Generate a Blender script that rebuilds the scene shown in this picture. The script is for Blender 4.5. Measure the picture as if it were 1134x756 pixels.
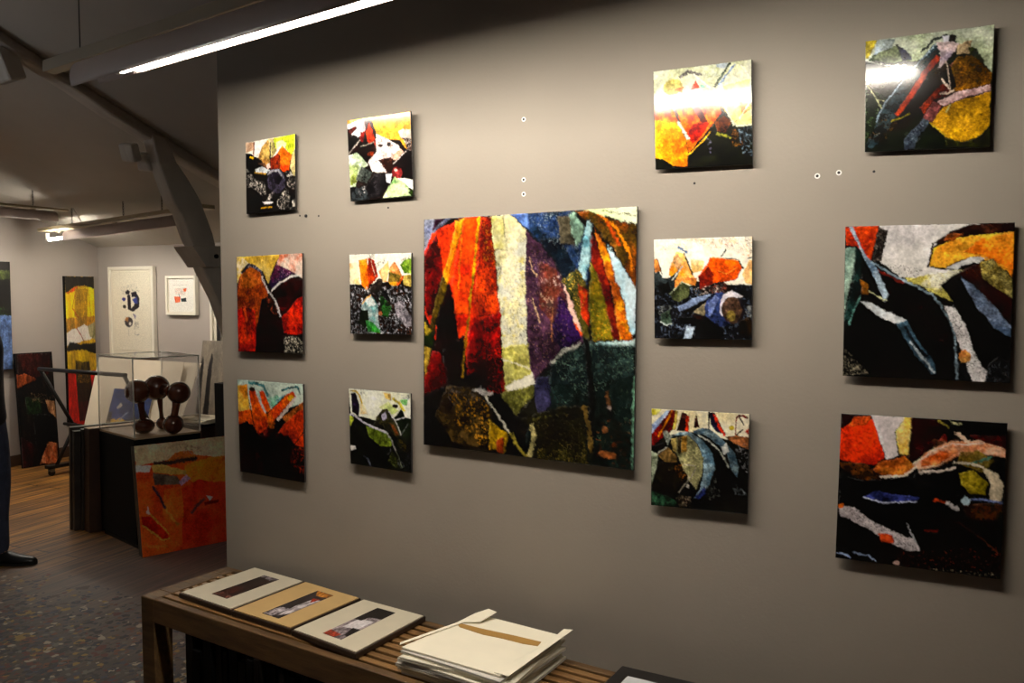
import bpy, bmesh, math, random
import numpy as np
from mathutils import Vector, Matrix, Euler

for o in list(bpy.data.objects):
    bpy.data.objects.remove(o, do_unlink=True)
SC = bpy.context.scene
COL = SC.collection
R = math.radians

# ---------------------------------------------------------------- camera, world, exposure
cam_data = bpy.data.cameras.new('camera')
cam = bpy.data.objects.new('camera', cam_data)
COL.objects.link(cam)
cam.location = (0.0, -2.3, 1.6)
cam.rotation_euler = (R(90 - 3.362), R(-0.012), R(28.888))
cam_data.sensor_width = 36.0
cam_data.lens = 909.28 / 1134 * 36.0
cam_data.clip_start = 0.05
SC.camera = cam
world = bpy.data.worlds.new('world')
SC.world = world
world.use_nodes = True
world.node_tree.nodes['Background'].inputs[0].default_value = (0.5, 0.55, 0.6, 1)
world.node_tree.nodes['Background'].inputs[1].default_value = 0.0
SC.view_settings.view_transform = 'Standard'
SC.view_settings.look = 'None'
SC.view_settings.gamma = 1.0
SC.view_settings.use_curve_mapping = False
SC.view_settings.exposure = 0.0
TUBE_FRONT = 180.0     # strength of the fluorescent tube by the grey wall
TUBE_BACK = 85.0      # strength of the two tubes in the back room
TUBE_COLOR = (0.985, 0.92, 0.80)
TUBE_FILL = 100.0    # strength of the added, unseen ceiling fill light

# ---------------------------------------------------------------- helpers
def lin(c):
    return tuple((v / 255 / 12.92) if v / 255 <= 0.04045 else ((v / 255 + 0.055) / 1.055) ** 2.4 for v in c)

def newmat(name):
    m = bpy.data.materials.new(name)
    m.use_nodes = True
    nt = m.node_tree
    return m, nt, nt.nodes['Principled BSDF']

def mat(name, col, rough=0.6, var=0.12, scale=6.0, bump=0.0, bscale=60.0, metal=0.0, spec=0.5, stretch=None, col2=None, coat=0.0):
    """procedural paint / wood / plastic: colour broken up by noise, optional bump"""
    m, nt, b = newmat(name)
    L = nt.links
    c1 = lin(col)
    c2 = lin(col2) if col2 else tuple(v * (1 - var) for v in c1)
    tc = nt.nodes.new('ShaderNodeTexCoord')
    mp = nt.nodes.new('ShaderNodeMapping')
    if stretch:
        mp.inputs['Scale'].default_value = stretch
    L.new(tc.outputs['Object'], mp.inputs[0])
    n = nt.nodes.new('ShaderNodeTexNoise')
    n.inputs['Scale'].default_value = scale
    n.inputs['Detail'].default_value = 5
    L.new(mp.outputs[0], n.inputs['Vector'])
    r = nt.nodes.new('ShaderNodeValToRGB')
    r.color_ramp.elements[0].position = 0.35
    r.color_ramp.elements[1].position = 0.65
    r.color_ramp.elements[0].color = (*c2, 1)
    r.color_ramp.elements[1].color = (*c1, 1)
    L.new(n.outputs['Fac'], r.inputs[0])
    L.new(r.outputs[0], b.inputs['Base Color'])
    b.inputs['Roughness'].default_value = rough
    b.inputs['Metallic'].default_value = metal
    b.inputs['Specular IOR Level'].default_value = spec
    b.inputs['Coat Weight'].default_value = coat
    if bump:
        n2 = nt.nodes.new('ShaderNodeTexNoise')
        n2.inputs['Scale'].default_value = bscale
        n2.inputs['Detail'].default_value = 4
        L.new(mp.outputs[0], n2.inputs['Vector'])
        bp = nt.nodes.new('ShaderNodeBump')
        bp.inputs['Strength'].default_value = bump
        bp.inputs['Distance'].default_value = 0.01
        L.new(n2.outputs['Fac'], bp.inputs['Height'])
        L.new(bp.outputs[0], b.inputs['Normal'])
    return m

def emit_mat(name, col, strength):
    m = bpy.data.materials.new(name)
    m.use_nodes = True
    nt = m.node_tree
    nt.nodes.clear()
    e = nt.nodes.new('ShaderNodeEmission')
    e.inputs[0].default_value = (*col, 1)
    e.inputs[1].default_value = strength
    o = nt.nodes.new('ShaderNodeOutputMaterial')
    nt.links.new(e.outputs[0], o.inputs[0])
    return m

def glass_mat(name, tint=(1, 1, 1), gloss=0.06):
    """thin clear acrylic sheet: transparent with a fresnel reflection"""
    m = bpy.data.materials.new(name)
    m.use_nodes = True
    nt = m.node_tree
    nt.nodes.clear()
    t = nt.nodes.new('ShaderNodeBsdfTransparent')
    t.inputs[0].default_value = (*tint, 1)
    g = nt.nodes.new('ShaderNodeBsdfGlossy')
    g.inputs['Roughness'].default_value = 0.03
    f = nt.nodes.new('ShaderNodeLayerWeight')
    f.inputs[0].default_value = 0.22
    mul = nt.nodes.new('ShaderNodeMath')
    mul.operation = 'MULTIPLY_ADD'
    mul.inputs[1].default_value = 0.45
    mul.inputs[2].default_value = gloss * 0.4
    nt.links.new(f.outputs['Fresnel'], mul.inputs[0])
    mx = nt.nodes.new('ShaderNodeMixShader')
    nt.links.new(mul.outputs[0], mx.inputs[0])
    nt.links.new(t.outputs[0], mx.inputs[1])
    nt.links.new(g.outputs[0], mx.inputs[2])
    o = nt.nodes.new('ShaderNodeOutputMaterial')
    nt.links.new(mx.outputs[0], o.inputs[0])
    return m

class MB:
    """collects shapes and links them as ONE mesh object"""
    def __init__(s):
        s.bm = bmesh.new()
    def box(s, lo, hi, M=None):
        vs = [s.bm.verts.new(Vector((x, y, z)) if M is None else M @ Vector((x, y, z)))
              for x in (lo[0], hi[0]) for y in (lo[1], hi[1]) for z in (lo[2], hi[2])]
        for f in ((0, 1, 3, 2), (4, 6, 7, 5), (0, 4, 5, 1), (2, 3, 7, 6), (0, 2, 6, 4), (1, 5, 7, 3)):
            s.bm.faces.new([vs[i] for i in f])
        return s
    def hexa(s, bottom, top):
        a = [s.bm.verts.new(p) for p in bottom]
        b = [s.bm.verts.new(p) for p in top]
        n = len(a)
        s.bm.faces.new(a[::-1])
        s.bm.faces.new(b)
        for i in range(n):
            s.bm.faces.new((a[i], a[(i + 1) % n], b[(i + 1) % n], b[i]))
        return s
    def prism_x(s, poly, x0, x1):
        return s.hexa([(x0, y, z) for y, z in poly], [(x1, y, z) for y, z in poly])
    def strip(s, left, right, x0, x1):
        """solid between two (y, z) polylines, x0..x1 (for curved timbers)"""
        n = len(left)
        L0 = [s.bm.verts.new((x0, *p)) for p in left]; L1 = [s.bm.verts.new((x1, *p)) for p in left]
        R0 = [s.bm.verts.new((x0, *p)) for p in right]; R1 = [s.bm.verts.new((x1, *p)) for p in right]
        for i in range(n - 1):
            s.bm.faces.new((L0[i], R0[i], R0[i + 1], L0[i + 1]))
            s.bm.faces.new((L1[i], L1[i + 1], R1[i + 1], R1[i]))
            s.bm.faces.new((L0[i], L0[i + 1], L1[i + 1], L1[i]))
            s.bm.faces.new((R0[i], R1[i], R1[i + 1], R0[i + 1]))
        s.bm.faces.new((L0[0], L1[0], R1[0], R0[0]))
        s.bm.faces.new((L0[-1], R0[-1], R1[-1], L1[-1]))
        return s
    def tube(s, pts, r, n=10, caps=True):
        pts = [Vector(p) for p in pts]
        rings = []
        up = None
        for i, p in enumerate(pts):
            d = (pts[min(i + 1, len(pts) - 1)] - pts[max(i - 1, 0)]).normalized()
            if up is None:
                up = Vector((0, 0, 1)) if abs(d.z) < 0.9 else Vector((1, 0, 0))
            a = d.cross(up).normalized()
            b = a.cross(d).normalized()
            up = b
            rr = r[i] if isinstance(r, (list, tuple)) else r
            rings.append([s.bm.verts.new(p + (a * math.cos(2 * math.pi * k / n) + b * math.sin(2 * math.pi * k / n)) * rr) for k in range(n)])
        for i in range(len(rings) - 1):
            for k in range(n):
                f = s.bm.faces.new((rings[i][k], rings[i][(k + 1) % n], rings[i + 1][(k + 1) % n], rings[i + 1][k]))
                f.smooth = True
        if caps:
            s.bm.faces.new(rings[0][::-1])
            s.bm.faces.new(rings[-1])
        return s
    def ball(s, c, r, seg=24, sc=(1, 1, 1)):
        M = Matrix.Translation(c) @ Matrix.Diagonal((*[r * k for k in sc], 1))
        res = bmesh.ops.create_uvsphere(s.bm, u_segments=seg, v_segments=seg // 2, radius=1.0, matrix=M)
        for v in res['verts']:
            for f in v.link_faces:
                f.smooth = True
        return s
    def lathe(s, prof, c=(0, 0, 0), n=24):
        rings = []
        for r, z in prof:
            rings.append([s.bm.verts.new((c[0] + r * math.cos(2 * math.pi * k / n), c[1] + r * math.sin(2 * math.pi * k / n), c[2] + z)) for k in range(n)])
        for i in range(len(rings) - 1):
            for k in range(n):
                f = s.bm.faces.new((rings[i][k], rings[i][(k + 1) % n], rings[i + 1][(k + 1) % n], rings[i + 1][k]))
                f.smooth = True
        s.bm.faces.new(rings[0][::-1]); s.bm.faces.new(rings[-1])
        return s
    def build(s, name, material, parent=None, bevel=0.0, seg=2):
        bmesh.ops.recalc_face_normals(s.bm, faces=s.bm.faces)
        me = bpy.data.meshes.new(name)
        s.bm.to_mesh(me)
        s.bm.free()
        o = bpy.data.objects.new(name, me)
        COL.objects.link(o)
        if material:
            me.materials.append(material)
        if parent:
            o.parent = parent
            o.matrix_parent_inverse = parent.matrix_basis.inverted()
        if bevel:
            b = o.modifiers.new('bevel', 'BEVEL')
            b.width = bevel
            b.segments = seg
            b.limit_method = 'ANGLE'
        return o

def tag(o, label, cat, group=None):
    o['label'] = label
    o['category'] = cat
    if group:
        o['group'] = group
    return o

def thing(name, label, cat, loc=(0, 0, 0), group=None):
    o = bpy.data.objects.new(name, None)
    COL.objects.link(o)
    o.location = loc
    o.empty_display_size = 0.1
    return tag(o, label, cat, group)

def struct(o):
    o['kind'] = 'structure'
    return o

# ---------------------------------------------------------------- artwork painter (abstract pictures as point colours)
_nc = {}
def vnoise(h, w, cells, seed):
    g = np.random.RandomState(seed).rand(cells + 2, cells + 2)
    def ax(n):
        t = np.linspace(0, cells - 1e-6, n)
        i = t.astype(int)
        f = t - i
        return i, f * f * (3 - 2 * f)
    iy, fy = ax(h); ix, fx = ax(w)
    a = g[iy][:, ix]; b = g[iy][:, ix + 1]; c = g[iy + 1][:, ix]; d = g[iy + 1][:, ix + 1]
    fx = fx[None, :]; fy = fy[:, None]
    return (a * (1 - fx) + b * fx) * (1 - fy) + (c * (1 - fx) + d * fx) * fy

def fbm(h, w, cells, seed, octv=4):
    k = (h, w, cells, seed, octv)
    if k in _nc:
        return _nc[k]
    s = 0; t = 0
    for i in range(octv):
        a = 0.62 ** i
        s = s + a * vnoise(h, w, int(min(cells * 2 ** i, 2 * max(h, w))), seed * 17 + i)
        t += a
    s = s / t
    s = (s - s.mean()) / s.std()
    _nc[k] = s
    return s

def inside(pts, X, Y):
    m = np.zeros(X.shape, bool)
    n = len(pts)
    for i in range(n):
        x0, y0 = pts[i]; x1, y1 = pts[(i + 1) % n]
        if y0 == y1:
            continue
        c = ((y0 > Y) != (y1 > Y))
        m ^= c & (X < (x1 - x0) * (Y - y0) / (y1 - y0) + x0)
    return m

def paint(name, n, aspect=1.0, umax=1.0):
    """returns (rows, cols, 3) linear colours, row 0 = top"""
    _nc.clear()
    base, base2, ops = ART[name]
    seed = sum(ord(ch) for ch in name)
    H = 2 * n; Wd = 2 * int(n * aspect)
    u = (np.arange(Wd) + .5) / Wd * umax; v = (np.arange(H) + .5) / H
    U, V = np.meshgrid(u, v)
    big = fbm(H, Wd, 9, seed + 1, 4); big2 = fbm(H, Wd, 9, seed + 2, 4)
    UU = U + 0.0022 * big + 0.0018 * fbm(H, Wd, 60, seed + 3, 2)
    VV = V + 0.0022 * big2 + 0.0018 * fbm(H, Wd, 60, seed + 4, 2)
    rs = np.random.RandomState(seed)
    UU = UU + rs.normal(0, .0022, UU.shape); VV = VV + rs.normal(0, .0022, VV.shape)
    pool = [fbm(H, Wd, 5, seed + 5, 7), fbm(H, Wd, 9, seed + 6, 6), fbm(H, Wd, 16, seed + 7, 5)]
    spk1 = fbm(H, Wd, int(n * .75), seed + 8, 2); spk2 = fbm(H, Wd, int(n * .36), seed + 9, 4); spk3 = fbm(H, Wd, int(n * .16), seed + 11, 5)
    grain = {'blobs': .2, 'small': .2, 'orange': .45, 'yellow': .6, 'gray': .3, 'poster': .5}.get(name, 1.0)
    def c3(c):
        return np.array(lin(c))
    def blend(c1, c2, nz):
        if not c2:
            c2 = tuple(x * (0.95 if sum(c1) > 560 else 0.75) for x in c1)
        t = np.clip(nz * 0.5 + 0.42, 0, 1)[..., None]
        return c3(c1) * (1 - t) + c3(c2) * t
    img = blend(base, base2 or (base if grain < 1 else None), pool[0])
    for k, op in enumerate(ops):
        q = op[3]
        nz = pool[k % 3]
        if k % 2:
            nz = -nz
        if op[0] == 'E':
            x, y, rx, ry = [w / 1000 for w in q]
            m = ((UU - x) / rx) ** 2 + ((VV - y) / ry) ** 2 < 1
            img[m] = blend(op[1], op[2], nz)[m]
            continue
        if op[0] == 'G':
            x, y, rx, ry = [w / 1000 for w in q]
            d2 = ((UU - x + .02 * big) / rx) ** 2 + ((VV - y + .02 * big2) / ry) ** 2
            al = (op[2] / 100 * np.clip(1 - d2, 0, 1) ** 1.2 * np.clip(.85 + .3 * spk3, .2, 1))[..., None]
            img = img * (1 - al) + al * c3(op[1])
            continue
        pts = [(q[i] / 1000, q[i + 1] / 1000) for i in range(0, len(q), 2)]
        if op[0] == 'P':
            m = inside(pts, UU, VV)
            img[m] = blend(op[1], op[2], nz)[m]
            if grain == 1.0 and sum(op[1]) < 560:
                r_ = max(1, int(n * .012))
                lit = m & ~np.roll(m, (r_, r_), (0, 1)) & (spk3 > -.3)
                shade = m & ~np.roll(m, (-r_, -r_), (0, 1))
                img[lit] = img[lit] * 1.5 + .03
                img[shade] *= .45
        elif op[0] == 'K':
            d, sc = op[2]
            sp = {1: spk1, 2: spk2, 3: spk3}[sc]
            if k % 2:
                sp = -sp
            m = inside(pts, UU, VV)
            sp = sp + (.5 if sc == 2 else .35) * rs.normal(0, 1, sp.shape)
            thr = np.quantile(sp, 1 - .85 * d)
            m &= sp > thr
            img[m] = img[m] * .4 + .6 * blend(op[1], None, nz)[m] * np.clip(.62 + .38 * spk3[m] + .2 * spk1[m], .18, 1.15)[:, None]
        elif op[0] == 'S':
            w = op[2] / 2000
            best = np.full(U.shape, 9.0)
            for (x0, y0), (x1, y1) in zip(pts[:-1], pts[1:]):
                dx, dy = x1 - x0, y1 - y0
                t = np.clip(((UU - x0) * dx + (VV - y0) * dy) / (dx * dx + dy * dy + 1e-9), 0, 1)
                best = np.minimum(best, np.hypot(UU - x0 - t * dx, VV - y0 - t * dy))
            m = best < w * (1 + 0.25 * spk2)
            img[m] = blend(op[1], None, nz)[m]
    lum = img.mean(axis=2)
    deep = grain * np.clip(1.25 - 1.5 * lum, .12, 1)          # pale sky stays clean, glass and rubble are mottled
    tex = .20 * fbm(H, Wd, 90, seed + 20, 3) + .16 * spk2 + .24 * fbm(H, Wd, 20, seed + 21, 5) + .22 * fbm(H, Wd, 7, seed + 22, 5)
    img = img * np.exp(deep * tex)[..., None]
    if grain == 1.0:
        img = img ** 1.15 * 1.05
    img = img * {'orange': 1.6, 'yellow': 1.15, 'p3': .78, 'p5': .82, 'p7': .88}.get(name, 1.0)
    img = np.clip(img, 0.003, 0.86)
    img = img.reshape(n, 2, Wd // 2, 2, 3).mean(axis=(1, 3))
    return img

def art_mat(name, rough=0.115, coat=0.0, spec=0.5):
    m, nt, b = newmat(name)
    a = nt.nodes.new('ShaderNodeAttribute')
    a.attribute_name = 'paint'
    tc = nt.nodes.new('ShaderNodeTexCoord')
    n = nt.nodes.new('ShaderNodeTexNoise')
    n.inputs['Scale'].default_value = 90
    n.inputs['Detail'].default_value = 3
    nt.links.new(tc.outputs['Object'], n.inputs['Vector'])
    mr = nt.nodes.new('ShaderNodeMapRange')
    mr.inputs[1].default_value = 0.3; mr.inputs[2].default_value = 0.7
    mr.inputs[3].default_value = 0.86; mr.inputs[4].default_value = 1.1
    nt.links.new(n.outputs['Fac'], mr.inputs[0])
    mx = nt.nodes.new('ShaderNodeVectorMath')
    mx.operation = 'SCALE'
    nt.links.new(a.outputs['Color'], mx.inputs[0])
    nt.links.new(mr.outputs[0], mx.inputs['Scale'])
    nt.links.new(mx.outputs[0], b.inputs['Base Color'])
    b.inputs['Roughness'].default_value = rough
    b.inputs['Specular IOR Level'].default_value = spec
    b.inputs['Coat Weight'].default_value = coat
    b.inputs['Coat Roughness'].default_value = 0.05
    return m

def picture(obname, art, corners, n, material, parent, thick=0.0012, aspect=1.0, umax=1.0):
    """thin printed sheet: corners TL TR BR BL of the front face; the back lies `thick` behind it"""
    TL, TR, BR, BL = [np.array(c, float) for c in corners]
    img = paint(art, n, aspect, umax)
    h, w = img.shape[:2]
    u = np.linspace(0, 1, w)[None, :, None]; v = np.linspace(0, 1, h)[:, None, None]
    front = (TL * (1 - u) + TR * u) * (1 - v) + (BL * (1 - u) + BR * u) * v
    nrm = np.cross(TR - TL, TL - BL)          # towards the viewer
    nrm = nrm / np.linalg.norm(nrm)
    verts = front.reshape(-1, 3)
    idx = np.arange(h * w).reshape(h, w)
    quads = np.stack([idx[:-1, :-1], idx[1:, :-1], idx[1:, 1:], idx[:-1, 1:]], -1).reshape(-1, 4)
    back = np.array([TL, TR, BR, BL]) - nrm * thick
    b0 = h * w
    rim = [list(idx[0, :]) + [b0 + 1, b0], list(idx[:, -1]) + [b0 + 2, b0 + 1],
           list(idx[-1, ::-1]) + [b0 + 3, b0 + 2], list(idx[::-1, 0]) + [b0, b0 + 3], [b0, b0 + 1, b0 + 2, b0 + 3]]
    allv = np.concatenate([verts, back])
    loops = np.concatenate([quads.ravel()] + [np.array(f) for f in rim]).astype(np.int32)
    sizes = np.array([4] * len(quads) + [len(f) for f in rim], np.int32)
    starts = np.concatenate([[0], np.cumsum(sizes)[:-1]]).astype(np.int32)
    me = bpy.data.meshes.new(obname)
    me.vertices.add(len(allv)); me.vertices.foreach_set('co', allv.astype(np.float32).ravel())
    me.loops.add(len(loops)); me.loops.foreach_set('vertex_index', loops)
    me.polygons.add(len(sizes)); me.polygons.foreach_set('loop_start', starts)
    me.update(calc_edges=True)
    at = me.attributes.new('paint', 'FLOAT_COLOR', 'POINT')
    cols = np.ones((len(allv), 4), np.float32)
    cols[:h * w, :3] = img.reshape(-1, 3)
    cols[h * w:, :3] = (0.02, 0.02, 0.02)
    at.data.foreach_set('color', cols.ravel())
    me.materials.append(material)
    o = bpy.data.objects.new(obname, me)
    COL.objects.link(o)
    if parent:
        o.parent = parent
        o.matrix_parent_inverse = parent.matrix_basis.inverted()
    return o

ART={}
ART['p1']=((22, 18, 16),None,[
('P',(225,215,200),0,[0,0,1000,0,998,215,719,252,517,265,260,239,-3,151]),
('P',(205,215,60),(190,205,45),[572,9,1000,0,998,198,929,274,746,121,620,174,584,69]),
('P',(225,225,170),0,[622,73,747,54,833,113,795,176,721,135,646,160]),
('P',(235,200,170),(190,150,120),[5,4,172,14,157,125,10,152]),
('P',(120,80,60),0,[164,13,199,12,176,204,150,202]),
('P',(238,232,228),0,[199,12,432,9,287,181,182,205]),
('P',(165,120,60),(205,170,95),[340,101,483,7,521,45,504,281,477,414,388,337,260,239]),
('P',(90,60,40),0,[206,320,388,320,477,414,258,359]),
('P',(215,190,140),0,[471,5,585,18,571,67,494,161]),
('P',(205,190,120),0,[526,62,584,69,645,185,543,268,523,266]),
('P',(40,25,15),0,[503,60,526,62,517,299,491,296]),
('P',(185,95,20),(220,110,20),[746,129,929,274,878,461,791,478,692,435,699,267,645,219]),
('P',(235,90,12),(200,60,8),[693,384,879,411,866,468,754,471]),
('P',(130,45,15),(95,30,12),[504,289,645,219,707,259,687,443,515,427]),
('P',(240,190,180),0,[426,358,491,330,503,400,451,412]),
('P',(190,170,120),(120,110,70),[991,205,929,290,903,438,963,544,1004,564]),
('P',(14,12,12),0,[2,151,129,173,207,233,258,325,387,372,204,406,123,486,-3,369]),
('S',(205,165,20),24,[89,221,155,231]),
('P',(195,200,205),(130,135,140),[191,396,336,370,502,434,425,461,204,432]),
('S',(175,135,30),18,[190,436,406,473]),
('E',(62,56,70),(32,27,38),[627,599,182,162]),
('S',(140,138,145),29,[458,481,545,446,667,449,765,551]),
('E',(25,20,28),0,[652,567,76,68]),
('K',(215,205,195),(0.42,2),[6,352,85,412,202,527,384,578,420,753,354,783,173,664,0,615]),
('K',(215,205,195),(0.5,2),[406,821,549,712,586,766,483,861]),
('K',(225,215,205),(0.5,2),[636,855,813,699,887,756,886,891,997,848,1000,992,710,980,635,941]),
('K',(200,190,180),(0.25,2),[816,480,1005,514,985,763,839,667]),
('P',(230,225,225),0,[340,856,444,852,559,867,495,887,379,882]),
('S',(170,130,25),14,[313,936,417,931,520,930]),
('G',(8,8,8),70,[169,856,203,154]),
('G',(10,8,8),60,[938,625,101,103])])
ART['p2']=((38, 28, 26),None,[
('P',(226,158,48),(232,170,66),[0,0,1000,0,1000,456,915,433,816,314,632,296,467,215,405,48]),
('P',(240,228,228),0,[6,53,235,21,299,52,255,194,146,223,5,152]),
('P',(240,185,70),0,[0,0,235,5,213,27,6,53]),
('P',(95,25,15),(30,15,15),[5,111,148,85,158,127,60,182,5,160]),
('P',(215,180,180),0,[246,14,310,21,298,149,244,192]),
('P',(150,30,10),0,[212,173,287,164,254,299,189,268]),
('P',(140,35,12),(190,60,20),[320,55,394,95,466,279,433,421,318,281,298,133]),
('P',(55,18,15),0,[278,26,352,34,341,122,298,166]),
('P',(50,15,15),0,[352,34,415,81,466,279,435,260]),
('P',(25,20,20),0,[7,382,8,234,103,186,190,236]),
('P',(35,18,14),0,[188,350,424,299,454,423,379,497,315,532,209,449,35,401,189,260]),
('S',(190,180,170),11,[7,407,200,261]),
('S',(170,160,150),11,[210,344,424,304]),
('P',(140,55,15),(80,30,12),[306,425,412,419,401,482,316,475]),
('P',(240,226,222),(215,190,185),[456,214,612,278,795,375,835,457,702,524,589,515,463,536,315,540,454,423]),
('K',(110,85,80),(0.2,2),[456,246,612,278,795,375,835,457,702,524,589,515,453,535]),
('P',(240,220,216),0,[315,540,484,538,587,658,608,692,378,658]),
('K',(130,90,90),(0.35,1),[315,540,484,538,587,658,608,692,378,658]),
('E',(80,65,65),0,[522,357,37,22]),
('E',(60,50,50),0,[652,353,33,29]),
('P',(45,28,22),(70,35,22),[474,529,682,507,711,636,618,693,567,609]),
('P',(220,150,120),(235,190,170),[692,492,835,426,875,461,773,546,712,549]),
('P',(30,20,20),0,[701,596,915,456,1004,457,1002,800,812,770,772,641]),
('S',(200,190,185),9,[701,596,915,456]),
('P',(200,190,180),(140,130,125),[806,218,877,197,996,214,996,316,916,355,826,283]),
('P',(70,50,45),0,[846,293,995,323,994,472,935,450,896,353]),
('K',(220,210,205),(0.3,1),[846,293,995,323,994,472,935,450,896,353]),
('E',(140,50,50),(90,25,25),[762,704,79,71]),
('E',(225,180,175),0,[742,670,25,16]),
('P',(165,180,150),(215,222,205),[6,432,144,408,315,572,207,628,163,674,96,817,2,827]),
('P',(110,120,50),(150,165,110),[5,563,164,560,119,769,9,811]),
('P',(85,90,85),(60,65,62),[208,571,378,674,281,797,108,735]),
('P',(35,32,34),(22,20,22),[420,685,566,705,617,804,586,866,480,971,311,977,248,843]),
('P',(50,55,58),(20,20,22),[2,827,248,827,311,994,0,1000]),
('P',(225,225,230),0,[587,706,680,713,648,822,597,803]),
('P',(240,235,225),0,[731,757,1002,808,1001,925,911,872]),
('P',(90,130,70),(195,212,165),[720,748,832,803,931,889,970,986,810,988,522,990,606,883]),
('P',(40,60,20),0,[911,951,991,909,990,995]),
('K',(220,210,210),(0.3,2),[118,851,248,827,247,925,161,936]),
('G',(14,10,10),50,[873,681,125,128]),
('G',(14,12,12),50,[316,443,125,80]),
('G',(14,16,16),50,[117,900,145,96])])
ART['p3']=((45, 12, 8),None,[
('P',(215,178,66),(228,200,115),[0,0,677,0,581,125,494,296,413,167,172,80,4,270]),
('P',(232,210,195),(215,130,100),[677,0,1000,0,1003,261,925,212,604,126]),
('P',(240,225,190),(225,190,90),[0,10,124,22,184,77,71,142,4,286]),
('P',(45,25,65),(105,40,70),[616,95,903,196,695,253,552,361,494,296]),
('K',(190,150,170),(0.12,1),[616,95,903,196,695,253,552,361,494,296]),
('P',(155,70,18),(120,45,14),[83,150,221,106,365,158,423,247,492,408,380,551,329,648,275,844,246,992,0,997,-6,352]),
('P',(175,95,30),(130,55,18),[83,158,220,114,365,166,411,279,264,324,40,336]),
('P',(32,32,58),0,[58,166,197,73,294,100,413,167,431,239,365,174,220,117,82,182]),
('K',(225,220,225),(0.25,1),[58,166,197,73,294,100,413,167,431,239,365,174,220,117,82,182]),
('P',(195,35,10),(90,22,10),[-5,565,123,517,282,567,296,991,0,997]),
('P',(215,80,30),0,[97,549,135,517,168,664,142,697]),
('P',(18,11,14),(38,12,12),[382,454,504,408,665,600,720,775,728,982,271,991,328,680]),
('P',(60,10,6),(25,6,6),[552,369,694,285,925,228,1003,261,1002,492,806,537,665,584]),
('S',(230,222,220),23,[400,223,481,360,597,473,669,624]),
('K',(20,14,14),(0.35,1),[376,222,424,207,700,624,641,632]),
('K',(190,90,60),(0.3,2),[420,407,550,440,654,584,594,632,477,519]),
('S',(242,238,232),17,[540,361,671,284,857,218,966,221]),
('P',(205,40,12),(125,18,8),[688,632,817,545,922,445,1003,430,1000,835,720,791]),
('K',(35,8,6),(0.25,2),[688,632,1003,430,1000,835,720,791]),
('P',(14,9,8),0,[719,838,1000,796,1000,1000,717,990]),
('K',(235,225,205),(0.34,1),[719,838,916,820,1001,898,1000,1000,717,990]),
('G',(10,7,8),75,[543,792,238,271]),
('G',(235,65,20),50,[873,648,143,128]),
('G',(12,6,6),65,[785,427,215,128]),
('G',(215,70,15),50,[115,796,119,176]),
('G',(10,6,6),60,[72,962,143,96])])
ART['p4']=((26, 22, 21),None,[
('P',(242,234,220),0,[0,0,1000,0,997,273,859,272,542,365,9,377]),
('P',(240,195,130),(245,225,190),[4,112,159,99,175,379,10,361]),
('P',(90,130,28),(150,175,70),[819,143,903,81,999,67,997,257,880,248]),
('K',(60,100,75),(0.5,1),[302,-3,420,0,419,63,312,61]),
('K',(110,140,90),(0.5,1),[429,120,590,34,610,91,460,185]),
('K',(90,130,70),(0.4,1),[799,94,1000,19,999,98]),
('P',(225,105,10),(240,150,30),[159,74,301,60,316,413,282,454,197,379]),
('P',(245,170,40),0,[159,74,290,65,278,134,168,148]),
('P',(210,72,8),(165,45,8),[323,45,419,87,475,283,382,364,316,380,298,199]),
('S',(245,225,200),7,[361,86,426,275]),
('S',(60,25,10),7,[312,53,341,200]),
('P',(242,195,140),(235,165,90),[481,218,631,99,651,172,606,350,543,349]),
('P',(190,130,60),(160,100,40),[651,188,736,101,838,255,858,320,753,399,627,350]),
('P',(232,150,90),0,[651,188,736,101,818,207,713,238]),
('P',(120,100,40),(80,72,30),[640,229,713,246,838,271,796,351,638,366]),
('P',(205,150,30),0,[638,358,754,351,774,399,690,399]),
('P',(150,130,50),(190,170,90),[859,304,900,272,997,265,996,417,878,384]),
('S',(225,90,20),22,[869,288,837,336,778,387]),
('K',(205,205,215),(0.22,2),[13,411,1006,385,1000,997,0,997]),
('K',(140,80,50),(0.08,2),[13,411,1006,385,1000,997,0,997]),
('P',(62,52,46),(30,26,24),[315,446,479,300,543,317,552,430,433,512]),
('P',(150,160,160),(85,135,135),[214,594,357,508,463,643,471,791,501,972,316,992,254,793,191,677]),
('P',(225,215,205),(170,180,180),[247,577,351,515,431,627,322,660]),
('P',(30,38,25),0,[168,694,300,693,318,859,252,926,143,860]),
('P',(40,130,28),(60,110,70),[254,826,362,841,490,939,490,980,295,975]),
('S',(225,165,90),15,[209,619,270,553,351,511]),
('P',(35,75,30),(18,34,20),[508,504,686,659,621,790,515,758,496,577]),
('P',(20,18,22),0,[542,414,625,496,666,610,561,545]),
('E',(190,110,70),0,[504,733,30,29]),
('P',(145,140,146),(105,100,108),[729,610,834,585,998,787,987,884,914,917,749,740]),
('K',(60,55,60),(0.3,1),[729,610,834,585,998,787,987,884,914,917,749,740]),
('G',(10,9,8),60,[122,794,128,196]),
('G',(12,10,10),60,[434,446,128,82]),
('G',(12,14,10),55,[598,872,128,131])])
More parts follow.
